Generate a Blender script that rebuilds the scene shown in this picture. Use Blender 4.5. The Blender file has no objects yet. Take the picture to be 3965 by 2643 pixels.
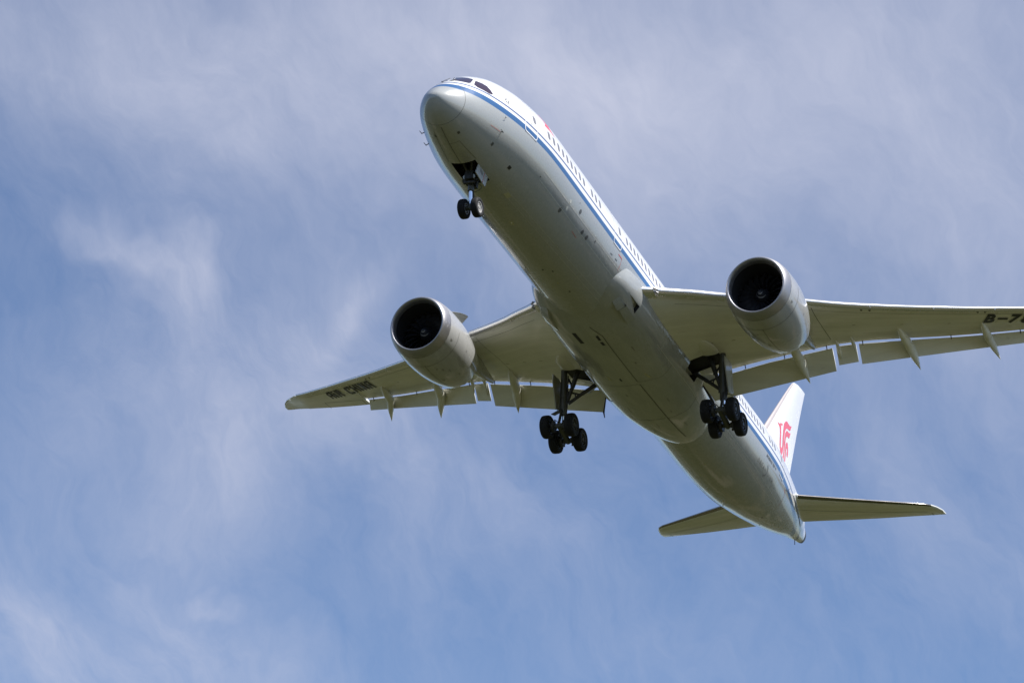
import bpy, bmesh, math, random
from mathutils import Vector, Matrix, geometry
random.seed(7)
PI = math.pi
# ------------------------------------------------------------------ frame
# Aircraft frame: s = metres aft of the nose, y = metres to port, z = metres up.
# It maps to object space as (-s, y, z); the airliner root carries it to the world.
CAM_A = Vector((104.51506055, 52.16770263, -72.02847942))      # camera in the aircraft frame
CAM_R = ((-0.37259974576339083, 0.924812996343603, 0.07674862377282961),
         (-0.4385032877161258, -0.10257280681468549, -0.8928570355685764),
         (-0.8178534686110986, -0.36633282830798014, 0.44375214116066053))
PITCH = math.radians(3.0)                                       # nose-up attitude on approach
M3 = Matrix.Rotation(-PITCH, 3, 'Y')
CAM_W = Vector((0, 0, 1.7))
ROOT_LOC = CAM_W - M3 @ CAM_A
SUN_A = Vector((0.07, 0.55, 0.835)).normalized()
SUN_W = (M3 @ SUN_A).normalized()

scene = bpy.context.scene
col = scene.collection
# ------------------------------------------------------------------ camera
cd = bpy.data.cameras.new('camera')
cam = bpy.data.objects.new('camera', cd); col.objects.link(cam)
cd.sensor_fit = 'HORIZONTAL'; cd.sensor_width = 36.0
cd.lens = 36.0 * 10756.544 / 3965.0
cd.clip_start = 0.5; cd.clip_end = 30000
r_, d_, f_ = (M3 @ Vector(v) for v in CAM_R)
cm = Matrix(((r_.x, -d_.x, -f_.x), (r_.y, -d_.y, -f_.y), (r_.z, -d_.z, -f_.z)))
cam.matrix_world = Matrix.Translation(CAM_W) @ cm.to_4x4()
scene.camera = cam

def pix_dir(u, v):
    """world direction of a point of the photograph (3965 x 2643)"""
    x = (u - 1982.5) / 10756.544; y = (v - 1321.5) / 10756.544
    return (r_ * x + d_ * y + f_).normalized()

# ------------------------------------------------------------------ light
sun_el = math.asin(SUN_W.z); sun_az = math.atan2(SUN_W.x, SUN_W.y)
sl = bpy.data.lights.new('sun', 'SUN'); sl.energy = 5.0; sl.angle = math.radians(0.53); sl.color = (1.0, .97, .925)
sun = bpy.data.objects.new('sun', sl); col.objects.link(sun)
sun.rotation_euler = SUN_W.to_track_quat('Z', 'Y').to_euler()
scene.view_settings.view_transform = 'Standard'; scene.view_settings.look = 'None'
scene.view_settings.exposure = 0.54; scene.view_settings.gamma = 1.0

# ------------------------------------------------------------------ node helper
class NG:
    def __init__(s, nt): s.nt = nt; s.n = nt.nodes; s.l = nt.links
    def new(s, t, **k):
        n = s.n.new(t)
        for a, b in k.items(): setattr(n, a, b)
        return n
    def put(s, sock, v):
        if isinstance(v, (int, float)): sock.default_value = v
        elif isinstance(v, (tuple, list)):
            sock.default_value = tuple(v) if len(v) == len(sock.default_value) else tuple(v) + (1.0,)
        else: s.l.new(v, sock)
    def m(s, op, a, b=0.0, c=0.0, clamp=False):
        n = s.new('ShaderNodeMath', operation=op); n.use_clamp = clamp
        for i, v in enumerate((a, b, c)): s.put(n.inputs[i], v)
        return n.outputs[0]
    def vm(s, op, a, b=(0, 0, 0)):
        n = s.new('ShaderNodeVectorMath', operation=op)
        s.put(n.inputs[0], a); s.put(n.inputs[1], b)
        return n.outputs['Value'] if op in ('DOT_PRODUCT', 'LENGTH') else n.outputs[0]
    def mr(s, v, a, b, c=0.0, d=1.0, smooth=False):
        n = s.new('ShaderNodeMapRange'); n.interpolation_type = 'SMOOTHSTEP' if smooth else 'LINEAR'
        for i, x in enumerate((v, a, b, c, d)): s.put(n.inputs[i], x)
        return n.outputs[0]
    def noise(s, vec, scale, detail=5, rough=.55, dist=0.0):
        n = s.new('ShaderNodeTexNoise'); s.put(n.inputs['Vector'], vec)
        n.inputs['Scale'].default_value = scale; n.inputs['Detail'].default_value = detail
        n.inputs['Roughness'].default_value = rough; n.inputs['Distortion'].default_value = dist
        return n.outputs['Fac']
    def mix(s, f, a, b):
        n = s.new('ShaderNodeMix', data_type='RGBA'); s.put(n.inputs[0], f); s.put(n.inputs[6], a); s.put(n.inputs[7], b)
        return n.outputs[2]
    def sep(s, v):
        n = s.new('ShaderNodeSeparateXYZ'); s.put(n.inputs[0], v); return n.outputs
    def comb(s, x, y, z):
        n = s.new('ShaderNodeCombineXYZ')
        for i, v in enumerate((x, y, z)): s.put(n.inputs[i], v)
        return n.outputs[0]

# ------------------------------------------------------------------ sky: clear blue with a layer of thin high cloud
world = bpy.data.worlds.new('World'); scene.world = world; world.use_nodes = True
wn = world.node_tree; wn.nodes.clear(); g = NG(wn)
sky = g.new('ShaderNodeTexSky', sky_type='NISHITA', sun_disc=False, sun_elevation=sun_el, sun_rotation=sun_az,
            altitude=50, air_density=0.85, dust_density=0.5, ozone_density=5.0)
gen = g.new('ShaderNodeTexCoord').outputs['Generated']
dx, dy, dz = g.sep(gen)
up = g.m('MAXIMUM', dz, 0.03)
px = g.m('DIVIDE', dx, up); py = g.m('DIVIDE', dy, up)          # position on the flat cloud layer, height 1
def layer(u, v):
    d = pix_dir(u, v); return (d.x / d.z, d.y / d.z)
# direction of the drift of the streaks on the layer
a0 = layer(700, 2100); a1 = layer(1330, 1080)
ang = math.atan2(a1[1] - a0[1], a1[0] - a0[0])
ca, sa = math.cos(ang), math.sin(ang)
lu = g.m('ADD', g.m('MULTIPLY', px, ca), g.m('MULTIPLY', py, sa))
lv = g.m('SUBTRACT', g.m('MULTIPLY', py, ca), g.m('MULTIPLY', px, sa))
warp = g.noise(g.comb(px, py, 3.3), 2.6, 3, .5)
lv2 = g.m('ADD', lv, g.m('MULTIPLY', g.m('SUBTRACT', warp, .5), .42))
lu2 = g.m('ADD', lu, g.m('MULTIPLY', g.m('SUBTRACT', warp, .5), .30))
puff = g.noise(g.comb(px, py, 8.1), 2.4, 9, .60, .15)
fine = g.noise(g.comb(g.m('MULTIPLY', lu2, .8), g.m('MULTIPLY', lv2, 1.1), 5.2), 22.0, 6, .62, .3)
wx = g.m('MULTIPLY', g.m('SUBTRACT', g.noise(gen, 9.0, 5, .55), .5), .10)
wy = g.m('MULTIPLY', g.m('SUBTRACT', g.noise(g.vm('ADD', gen, (7.1, 3.3, 1.7)), 9.0, 5, .55), .5), .10)
genw = g.vm('ADD', gen, g.comb(wx, wx, wy))
def bank(u, v, ru, rv, amp, rot=0.0):
    """a bank of thin cloud standing in one direction of the sky; ru, rv its angular half sizes (in 1/10756 rad)"""
    c = pix_dir(u, v); e1 = c.cross(Vector((0, 0, 1))).normalized(); e2 = e1.cross(c).normalized()
    cr, sr = math.cos(math.radians(rot)), math.sin(math.radians(rot))
    a1 = (e1 * cr + e2 * sr) * (10756.5 / ru); a2 = (e2 * cr - e1 * sr) * (10756.5 / rv)
    dv = g.vm('SUBTRACT', genw, tuple(c))
    a = g.vm('DOT_PRODUCT', dv, tuple(a1)); b = g.vm('DOT_PRODUCT', dv, tuple(a2))
    q = g.m('ADD', g.m('MULTIPLY', a, a), g.m('MULTIPLY', b, b))
    return g.m('MULTIPLY', g.m('EXPONENT', g.m('MULTIPLY', q, -1.0)), amp)
BANKS = [
 (350, 180, 700, 260, .10, 8), (2000, 120, 900, 160, .08, 0), (1100, 520, 520, 330, .10, 15),
 (520, 1050, 330, 120, .21, -14), (330, 1000, 150, 50, .12, -16), (720, 1150, 130, 160, .20, 20), (1350, 1170, 190, 50, .20, 50), (1160, 1250, 260, 150, .16, 35),
 (760, 1620, 190, 520, .13, 16), (1180, 1560, 420, 250, .20, 20), (900, 1950, 420, 300, .16, 25), (1560, 2000, 220, 420, .12, 20), (480, 1450, 160, 240, .12, 0), (250, 1700, 240, 420, .10, 0),
 (200, 2560, 800, 260, .36, -18), (650, 2280, 330, 70, .16, -35), (870, 2320, 110, 28, .22, -32), (1000, 2600, 700, 160, .18, -16),
 (2300, 2250, 700, 260, .07, -15), (3600, 1800, 500, 300, .12, -15), (3850, 2150, 350, 220, .10, -10), (2000, 1900, 360, 240, .10, -25)]
HOLES = [(0, 1350, 420, 520, .03, 0), (0, 430, 300, 260, .05, 0)]
VEIL = [(3250, 200, 2000, 880, .40, 0), (1750, -40, 1800, 560, .21, 0), (350, 150, 1000, 460, .20, 8), (900, 1700, 900, 700, .06, 0), (2350, 640, 800, 460, .18, 0), (3900, 1050, 700, 600, .17, 0), (1150, 560, 620, 400, .10, 15), (1750, 950, 520, 340, .10, 0)]
mask = None
for b in BANKS:
    o = bank(*b); mask = o if mask is None else g.m('ADD', mask, o)
veil = None
for b in VEIL:
    o = bank(*b); veil = o if veil is None else g.m('ADD', veil, o)
for b in HOLES: mask = g.m('SUBTRACT', mask, bank(*b))
# fibres of the cirrus: fine streaks that lean across this part of the sky
c0 = pix_dir(1982, 1321); h1 = c0.cross(Vector((0, 0, 1))).normalized(); h2 = h1.cross(c0).normalized()
al = g.vm('DOT_PRODUCT', genw, tuple(h1 * .50 - h2 * .87)); ac = g.vm('DOT_PRODUCT', genw, tuple(h1 * .87 + h2 * .50))
fib = g.noise(g.comb(g.m('MULTIPLY', al, .42), ac, 5.2), 26.0, 12, .66, .35)
puf2 = g.noise(g.comb(g.m('MULTIPLY', al, .75), ac, 1.7), 11.0, 12, .62, .25)
fine = g.noise(g.comb(g.m('MULTIPLY', al, .55), ac, 9.4), 90.0, 7, .62, .4)
tex = g.m('ADD', g.m('MULTIPLY', puf2, .42), g.m('MULTIPLY', fib, .58))
base = g.mr(tex, .38, .66, .04, .18)
dens = g.m('ADD', base, g.m('MULTIPLY', mask, g.mr(tex, .38, .62, .55, 1.45)))
dens = g.m('ADD', dens, g.m('MULTIPLY', veil, g.mr(tex, .38, .62, .93, 1.04)))
dens = g.m('ADD', dens, g.m('MULTIPLY', g.m('SUBTRACT', fine, .5), .20))
dens = g.m('MULTIPLY', dens, g.mr(dz, .02, .16)); dens = g.m('MINIMUM', g.m('MAXIMUM', dens, 0.0), .92)
CLOUD_COL = (4.5, 4.7, 5.72)
skyc = g.mix(dens, g.vm('MULTIPLY', sky.outputs[0], (.985, .985, 1.01)), CLOUD_COL)
bg = g.new('ShaderNodeBackground'); g.l.new(skyc, bg.inputs[0]); bg.inputs[1].default_value = 0.095
wo = g.new('ShaderNodeOutputWorld'); g.l.new(bg.outputs[0], wo.inputs[0])

# ------------------------------------------------------------------ materials
def mat(name):
    m = bpy.data.materials.new(name); m.use_nodes = True
    nt = m.node_tree; b = nt.nodes['Principled BSDF']
    return m, NG(nt), b
def paint(name, c, rough=.3, coat=.6, var=.06, metal=0.0, scale=.6, streak=None, spec=.5, sweep=0.0):
    m, g, b = mat(name)
    co = g.new('ShaderNodeTexCoord').outputs['Object']
    n1 = g.noise(co, scale, 5, .55); n2 = g.noise(co, scale * 4, 3, .5)
    k = g.m('ADD', g.m('MULTIPLY', g.m('SUBTRACT', n1, .5), 2 * var), g.m('MULTIPLY', g.m('SUBTRACT', n2, .5), var * .5))
    k = g.m('ADD', k, 1.0)
    if streak:
        if sweep:
            cx_, cy_, cz_ = g.sep(co); ay = g.m('ABSOLUTE', cy_)
            cv = g.comb(g.m('ADD', cx_, g.m('MULTIPLY', ay, sweep)), cy_, cz_)
        else: cv = co
        sv = g.vm('MULTIPLY', cv, streak)
        k = g.m('ADD', k, g.m('MULTIPLY', g.m('SUBTRACT', g.noise(sv, 1.0, 6, .62), .5), .42))
        spot = g.noise(g.vm('MULTIPLY', cv, (3.0, .9, 1.0)), 1.3, 4, .55)
        k = g.m('SUBTRACT', k, g.mr(spot, .66, .76, 0.0, .16))
    cc = g.vm('SCALE', c); 
    sc = g.new('ShaderNodeVectorMath', operation='SCALE'); sc.inputs[0].default_value = c; g.l.new(k, sc.inputs['Scale'])
    g.l.new(sc.outputs[0], b.inputs['Base Color'])
    g.put(b.inputs['Roughness'], g.mr(n1, .3, .7, rough * .85, rough * 1.2))
    b.inputs['Metallic'].default_value = metal
    b.inputs['Coat Weight'].default_value = coat; b.inputs['Coat Roughness'].default_value = .06
    b.inputs['Specular IOR Level'].default_value = spec
    return m
GREY = (.385, .395, .385); WHITE = (.86, .855, .84); BLUE = (.040, .118, .275); BLUE2 = (.10, .135, .25)
def livery():
    m, g, b = mat('fuselage paint')
    co = g.new('ShaderNodeTexCoord').outputs['Object']
    X, Y, Z = g.sep(co); s = g.m('MULTIPLY', X, -1.0)
    lo = g.m('ADD', g.mr(s, 1.0, 8.0, -.20, 0.0), -.25)
    w = g.mr(s, 1.0, 8.0, .34, .29)
    dzv = g.m('SUBTRACT', Z, lo)
    def edge(v): return g.mr(v, -.012, .012)
    e_lo = edge(dzv); e_hi = edge(g.m('SUBTRACT', dzv, w))
    thin_c = g.m('ADD', g.mr(s, 1.0, 5.0, .155, .205), g.mr(s, 5.0, 11.0, 0.0, .15))
    thin = g.mr(g.m('ABSOLUTE', g.m('SUBTRACT', Z, thin_c)), .048, .062, 1.0, 0.0)
    # dirt: faint stains and runs along the belly, panel tints
    n1 = g.noise(g.vm('MULTIPLY', co, (.12, 1.5, 1.5)), 1.0, 6, .6)
    n2 = g.noise(co, 1.6, 3, .5)
    k = g.m('ADD', .90, g.m('ADD', g.m('MULTIPLY', n1, .16), g.m('MULTIPLY', n2, .05)))
    sc = g.new('ShaderNodeVectorMath', operation='SCALE'); sc.inputs[0].default_value = GREY; g.l.new(k, sc.inputs['Scale'])
    c = g.mix(e_lo, sc.outputs[0], BLUE)
    c = g.mix(e_hi, c, WHITE)
    c = g.mix(thin, c, BLUE2)
    g.l.new(c, b.inputs['Base Color'])
    g.put(b.inputs['Roughness'], g.mr(n2, .3, .7, .22, .32))
    b.inputs['Coat Weight'].default_value = .75; b.inputs['Coat Roughness'].default_value = .05
    bmp = g.new('ShaderNodeBump'); bmp.inputs['Strength'].default_value = .03; bmp.inputs['Distance'].default_value = .04
    g.l.new(g.noise(g.vm('MULTIPLY', co, (.6, 1.0, 1.0)), 1.1, 3, .5), bmp.inputs['Height']); g.l.new(bmp.outputs[0], b.inputs['Normal'])
    return m
M = {}
M['fus'] = livery()
M['grey'] = paint('grey paint', GREY, .28, .7)
M['fair'] = paint('belly fairing paint', (.385, .395, .38), .24, .8, streak=(.30, 1.9, 1.9), var=.12)
M['wing'] = paint('wing underside paint', (.80, .79, .72), .34, .5, streak=(2.0, .13, .6), var=.10, sweep=.55)
M['flap'] = paint('flap paint', (.79, .78, .70), .36, .4, streak=(2.2, .13, .6), var=.06, sweep=.3)
M['white'] = paint('white paint', WHITE, .25, .7, var=.02)
M['cowl'] = paint('engine cowl paint', (.40, .40, .395), .26, .7, streak=(.4, 1.5, 1.5), var=.05)
M['lip'] = paint('brushed lip metal', (.40, .39, .40), .42, 0.0, metal=.8, var=.03)
M['slat'] = paint('bare aluminium', (.80, .79, .78), .27, 0.0, metal=.8, var=.04)
M['ledge'] = paint('polished leading edge metal', (.30, .28, .26), .22, 0.0, metal=1.0, var=.03)
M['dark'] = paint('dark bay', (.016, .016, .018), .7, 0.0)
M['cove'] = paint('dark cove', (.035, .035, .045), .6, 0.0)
M['seam'] = paint('seam sealant', (.10, .10, .085), .6, 0.0)
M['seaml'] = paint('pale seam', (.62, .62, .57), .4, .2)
M['inlet'] = paint('inlet liner', (.03, .03, .034), .5, 0.0)
M['fan'] = paint('fan titanium', (.06, .06, .07), .32, 0.0, metal=.6)
M['swirl'] = paint('white marking', (.42, .42, .42), .5, 0.0)
M['tyre'] = paint('rubber', (.004, .004, .005), .8, 0.0, scale=4)
M['rim'] = paint('wheel hub metal', (.06, .057, .05), .4, 0.0, metal=.4)
M['rimw'] = paint('white wheel hub', (.36, .35, .335), .4, 0.0)
M['strut'] = paint('gear strut paint', (.075, .078, .070), .45, .1)
M['steel'] = paint('dark steel', (.05, .05, .052), .45, 0.0, metal=.3)
M['chrome'] = paint('chrome piston', (.85, .85, .87), .07, 0.0, metal=1.0, var=.01)
M['glass'] = paint('window glass', (.23, .215, .215), .12, .6, var=.02)
M['cglass'] = paint('cockpit glass', (.050, .026, .034), .05, 1.0, var=.02)
M['black'] = paint('black lettering', (.012, .012, .013), .5, .2)
M['letg'] = paint('grey lettering', (.10, .10, .10), .5, .2)
M['red'] = paint('red paint', (.82, .12, .14), .3, .6, var=.02)
M['redl'] = paint('red line', (.55, .09, .07), .4, .3)
M['hot'] = paint('exhaust metal', (.10, .085, .075), .4, 0.0, metal=.9)
M['finle'] = paint('satin leading edge metal', (.40, .36, .355), .5, .1, metal=.1)
M['gin'] = paint('door lining', (.30, .29, .24), .5, .1)
M['seam2'] = paint('pale grey lettering', (.12, .12, .12), .5, .2)
M['acc'] = paint('access panel tint', (.40, .385, .33), .4, .3)
M['acc2'] = paint('hatch tint', (.20, .20, .185), .5, .2)
M['lens'] = paint('lamp lens', (.30, .30, .29), .05, 1.0)
M['patch'] = paint('bare primer patch', (.50, .49, .34), .5, 0.0)

# ------------------------------------------------------------------ mesh helpers (aircraft frame)
def V(s, y, z): return Vector((-s, y, z))
def smooth_angle(me, deg=40):
    for p in me.polygons: p.use_smooth = True
    bm = bmesh.new(); bm.from_mesh(me)
    a = math.radians(deg)
    for e in bm.edges:
        if len(e.link_faces) == 2 and e.calc_face_angle(0) > a: e.smooth = False
    bm.to_mesh(me); bm.free()
def obj(name, bm, material, parent, smooth=40, fix=True, split=False):
    if split:                                                   # every separate piece becomes an object of its own
        left = set(bm.verts); parts = []
        while left:
            stack = [left.pop()]; isl = {stack[0]}
            while stack:
                v = stack.pop()
                for e in v.link_edges:
                    o = e.other_vert(v)
                    if o in left: left.discard(o); isl.add(o); stack.append(o)
            b = bmesh.new(); vm = {v: b.verts.new(v.co) for v in isl}
            for fc in {f for v in isl for f in v.link_faces}:
                b.faces.new([vm[v] for v in fc.verts]).material_index = fc.material_index
            parts.append(b)
        bm.free()
        return [obj(name, b, material, parent, smooth, fix) for b in parts]
    if fix: bmesh.ops.recalc_face_normals(bm, faces=bm.faces[:])
    me = bpy.data.meshes.new(name); bm.to_mesh(me); bm.free()
    mats = material if isinstance(material, (list, tuple)) else [material]
    for m in mats: me.materials.append(M[m] if isinstance(m, str) else m)
    if smooth: smooth_angle(me, smooth)
    o = bpy.data.objects.new(name, me); col.objects.link(o)
    if parent is not None: o.parent = parent
    return o
def loft(bm, rings, closed=True, cap0=True, cap1=True, mi=0, mif=None):
    vs = [[bm.verts.new(p) for p in r] for r in rings]
    n = len(rings[0])
    for i in range(len(rings) - 1):
        for j in range(n if closed else n - 1):
            q = [vs[i][j], vs[i][(j + 1) % n], vs[i + 1][(j + 1) % n], vs[i + 1][j]]
            try: f = bm.faces.new(q)
            except ValueError: continue
            f.material_index = mif(i, j) if mif else mi
    for c, r in ((cap0, vs[0]), (cap1, vs[-1])):
        if c:
            f = bm.faces.new(r); f.material_index = mi
    return vs
def tube(bm, p0, p1, r0, r1=None, n=14, mi=0):
    r1 = r0 if r1 is None else r1
    p0, p1 = Vector(p0), Vector(p1); d = (p1 - p0).normalized()
    a = d.orthogonal().normalized(); b = d.cross(a)
    ring = lambda p, r: [p + a * (r * math.cos(t)) + b * (r * math.sin(t)) for t in (2 * PI * k / n for k in range(n))]
    loft(bm, [ring(p0, r0), ring(p1, r1)], mi=mi)
def path_tube(bm, pts, r, n=8, mi=0):
    for a, b in zip(pts[:-1], pts[1:]): tube(bm, a, b, r, r, n, mi)
def box(bm, c, ax, ay, az, mi=0):
    """centre and three half-axis vectors"""
    c, ax, ay, az = map(Vector, (c, ax, ay, az)); v = {}
    for i in (-1, 1):
        for j in (-1, 1):
            for k in (-1, 1): v[i, j, k] = bm.verts.new(c + ax * i + ay * j + az * k)
    for q in (((-1,-1,-1),(-1,1,-1),(1,1,-1),(1,-1,-1)), ((-1,-1,1),(1,-1,1),(1,1,1),(-1,1,1)), ((-1,-1,-1),(1,-1,-1),(1,-1,1),(-1,-1,1)),
              ((-1,1,-1),(-1,1,1),(1,1,1),(1,1,-1)), ((-1,-1,-1),(-1,-1,1),(-1,1,1),(-1,1,-1)), ((1,-1,-1),(1,1,-1),(1,1,1),(1,-1,1))):
        f = bm.faces.new([v[x] for x in q]); f.material_index = mi
def slab(bm, pts, nrm, t, mi=0):
    """flat outline given thickness t along nrm"""
    nrm = Vector(nrm).normalized() * (t / 2)
    a = [bm.verts.new(Vector(p) + nrm) for p in pts]; b = [bm.verts.new(Vector(p) - nrm) for p in pts]
    fs = [bm.faces.new(a), bm.faces.new(b[::-1])]
    n = len(pts)
    for i in range(n): fs.append(bm.faces.new([a[i], b[i], b[(i + 1) % n], a[(i + 1) % n]]))
    for f in fs: f.material_index = mi
def spin(bm, prof, org, axis=(-1, 0, 0), n=48, mi=0, mif=None, cap=False):
    """revolve profile (distance along axis, radius) round axis through org"""
    ax = Vector(axis).normalized(); a = ax.orthogonal().normalized(); b = ax.cross(a); org = Vector(org)
    rings = [[org + ax * x + a * (r * math.cos(2 * PI * k / n)) + b * (r * math.sin(2 * PI * k / n)) for k in range(n)] for x, r in prof]
    loft(bm, rings, cap0=cap, cap1=cap, mi=mi, mif=mif)
def interp(x, xs, ys):
    if x <= xs[0]: return ys[0]
    for i in range(len(xs) - 1):
        if x <= xs[i + 1]:
            t = (x - xs[i]) / (xs[i + 1] - xs[i]); return ys[i] + (ys[i + 1] - ys[i]) * t
    return ys[-1]
class Mono:
    """monotone cubic interpolation"""
    def __init__(s, xs, ys):
        n = len(xs); d = [(ys[i+1]-ys[i])/(xs[i+1]-xs[i]) for i in range(n-1)]
        m = [d[0]] + [0 if d[i-1]*d[i] <= 0 else 2*d[i-1]*d[i]/(d[i-1]+d[i]) for i in range(1, n-1)] + [d[-1]]
        s.x, s.y, s.m = xs, ys, m
    def __call__(s, x):
        xs = s.x
        if x <= xs[0]: return s.y[0] + s.m[0] * (x - xs[0])
        if x >= xs[-1]: return s.y[-1] + s.m[-1] * (x - xs[-1])
        i = max(k for k in range(len(xs) - 1) if xs[k] <= x); h = xs[i+1] - xs[i]; t = (x - xs[i]) / h
        return ((1+2*t)*(1-t)**2*s.y[i] + t*(1-t)**2*h*s.m[i] + t*t*(3-2*t)*s.y[i+1] + t*t*(t-1)*h*s.m[i+1])

# ------------------------------------------------------------------ the ground (grass airfield approach, seen only mirrored in the paint)
def build_ground():
    m, g, b = mat('grass and fields')
    co = g.new('ShaderNodeTexCoord').outputs['Object']
    n1 = g.noise(co, .006, 6, .6); n2 = g.noise(co, .03, 5, .6); n3 = g.noise(co, .25, 5, .6)
    c = g.mix(g.mr(n2, .4, .62), (.0225, .0268, .0082), (.041, .0415, .0138))
    c = g.mix(g.mr(n1, .52, .60), c, (.095, .080, .040))
    n4 = g.noise(co, .018, 4, .5)
    c = g.mix(g.mr(n4, .60, .63), c, (.15, .13, .085))
    c = g.mix(g.mr(n3, .45, .75, 0, .5), c, (.018, .021, .0070))
    g.l.new(c, b.inputs['Base Color']); b.inputs['Roughness'].default_value = .95; b.inputs['Specular IOR Level'].default_value = .1
    bm = bmesh.new(); n = 64; R = 9000
    prev = None; ctr = bm.verts.new((0, 0, 0))
    for r in (40, 150, 600, 2400, R):
        ring = [bm.verts.new((r * math.cos(2*PI*k/n), r * math.sin(2*PI*k/n), 0)) for k in range(n)]
        for k in range(n):
            if prev is None: bm.faces.new([ctr, ring[k], ring[(k+1) % n]])
            else: bm.faces.new([prev[k], ring[k], ring[(k+1) % n], prev[(k+1) % n]])
        prev = ring
    o = obj('ground', bm, m, None, smooth=0); o['kind'] = 'structure'
build_ground()

# ------------------------------------------------------------------ the airliner
root = bpy.data.objects.new('airliner', None); col.objects.link(root)
root.matrix_world = Matrix.Translation(ROOT_LOC) @ M3.to_4x4()
root.empty_display_size = 5
root['label'] = 'white and grey twin engine airliner with blue stripes, landing gear down, flying overhead'
root['category'] = 'airplane'

# fuselage ------------------------------------------------------
FK = [(0,-1.16,-1.16,.012),(.03,-1.02,-1.30,.19),(.1,-.9,-1.44,.34),(.3,-.62,-1.72,.6),(.6,-.29,-1.97,.86),(1.2,.25,-2.25,1.24),(2,.94,-2.45,1.6),(3,1.66,-2.62,1.94),(4,2.16,-2.72,2.22),
 (5,2.49,-2.78,2.45),(6,2.74,-2.80,2.62),(7.5,2.99,-2.78,2.77),(9,3.13,-2.755,2.86),(10.5,3.17,-2.75,2.885),(14,3.17,-2.75,2.885),(40,3.17,-2.75,2.885),(42,3.175,-2.75,2.885),(45,3.19,-2.70,2.88),
 (48,3.15,-2.50,2.80),(51,3.03,-2.06,2.5),(54,2.83,-1.47,2.06),(57,2.56,-.75,1.58),(60,2.22,.1,.98),(61.3,2.06,.42,.58),(62.0,1.92,.56,.42)]
fx = [k[0] for k in FK]
FT, FB, FW = Mono(fx, [k[1] for k in FK]), Mono(fx, [k[2] for k in FK]), Mono(fx, [k[3] for k in FK])
def fus_pt(s, th, off=0.0):
    zt, zb, w = FT(s), FB(s), FW(s); c = (zt + zb) / 2; h = (zt - zb) / 2
    return V(s, (w + off) * math.cos(th), c + (h + off) * math.sin(th))
def fus_n(s, th):
    e = .02
    a = fus_pt(s + e, th) - fus_pt(max(s - e, 0.001), th); b = fus_pt(s, th + e) - fus_pt(s, th - e)
    n = a.cross(b).normalized(); p = fus_pt(s, th)
    return n if n.dot(p - V(s, 0, (FT(s) + FB(s)) / 2)) > 0 else -n
def th_of_z(s, z, side=1):
    zt, zb = FT(s), FB(s); v = max(-1, min(1, (z - (zt + zb) / 2) / ((zt - zb) / 2)))
    t = math.asin(v); return t if side > 0 else PI - t
def th_of_y(s, y):                                              # on the belly
    v = max(-1, min(1, y / FW(s))); return -math.acos(v)
def on_side(s, z, off=.006, side=1):
    th = th_of_z(s, z, side); return fus_pt(s, th) + fus_n(s, th) * off
def on_belly(s, y, off=.006):
    th = th_of_y(s, y); return fus_pt(s, th) + fus_n(s, th) * off

def mir0(p, sd): return Vector((p[0], p[1]*sd, p[2]))
def boolean_cut(o, cutter_bm, mt='dark'):
    me = bpy.data.meshes.new('cut'); bmesh.ops.recalc_face_normals(cutter_bm, faces=cutter_bm.faces[:]); cutter_bm.to_mesh(me); cutter_bm.free()
    me.materials.append(M[mt])
    c = bpy.data.objects.new('cut', me); col.objects.link(c); c.parent = o.parent
    md = o.modifiers.new('b', 'BOOLEAN'); md.operation = 'DIFFERENCE'; md.object = c; md.solver = 'EXACT'
    md.material_mode = 'TRANSFER'
    bpy.context.view_layer.update()
    dg = bpy.context.evaluated_depsgraph_get()
    nm = bpy.data.meshes.new_from_object(o.evaluated_get(dg)); old = o.data
    o.modifiers.clear(); o.data = nm; bpy.data.meshes.remove(old); bpy.data.objects.remove(c); bpy.data.meshes.remove(me)
    smooth_angle(o.data, 35)

def build_fuselage():
    RAD = 1.16
    ss = [RAD + .012] + [1.2 + .1*k for k in range(30)] + [4.3 + .3*k for k in range(24)] + [11.5 + 1.0*k for k in range(29)] + [40 + .5*k for k in range(44)] + [62.0]
    n = 128
    ring = lambda s: [fus_pt(s, 2*PI*k/n) for k in range(n)]
    bm = bmesh.new()
    rings = [ring(s) for s in ss]
    loft(bm, rings)
    f = obj('fuselage', bm, 'fus', root)
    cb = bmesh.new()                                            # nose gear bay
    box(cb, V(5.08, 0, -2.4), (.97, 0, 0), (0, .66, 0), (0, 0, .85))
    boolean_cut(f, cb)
    rs = [0, .01, .03, .06, .1, .15, .2, .3, .4, .5, .6, .7, .8, .9, 1.0, 1.1, RAD - .012]
    bm = bmesh.new(); loft(bm, [ring(s) for s in rs])
    obj('radome', bm, 'fus', root)
    bm = bmesh.new(); loft(bm, [[fus_pt(s, 2*PI*k/n, o) for k in range(n)] for s, o in ((RAD-.02, -.02), (RAD-.012, -.004), (RAD+.012, -.004), (RAD+.02, -.02))], cap0=False, cap1=False)
    obj('radome_seam', bm, 'seam', root)
    # tail cone: exhaust outlet of the auxiliary power unit
    bm = bmesh.new()
    R = lambda s, y, z, h: [V(s, y*math.cos(t), z + h*math.sin(t)) for t in (2*PI*k/24 for k in range(24))]
    loft(bm, [R(61.99, .415, 1.24, .675), R(62.28, .37, 1.27, .62), R(62.5, .33, 1.28, .57), R(62.51, .26, 1.28, .50), R(61.9, .24, 1.27, .48)], cap0=False)
    obj('exhaust_outlet', bm, ['hot'], root)
build_fuselage()

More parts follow.
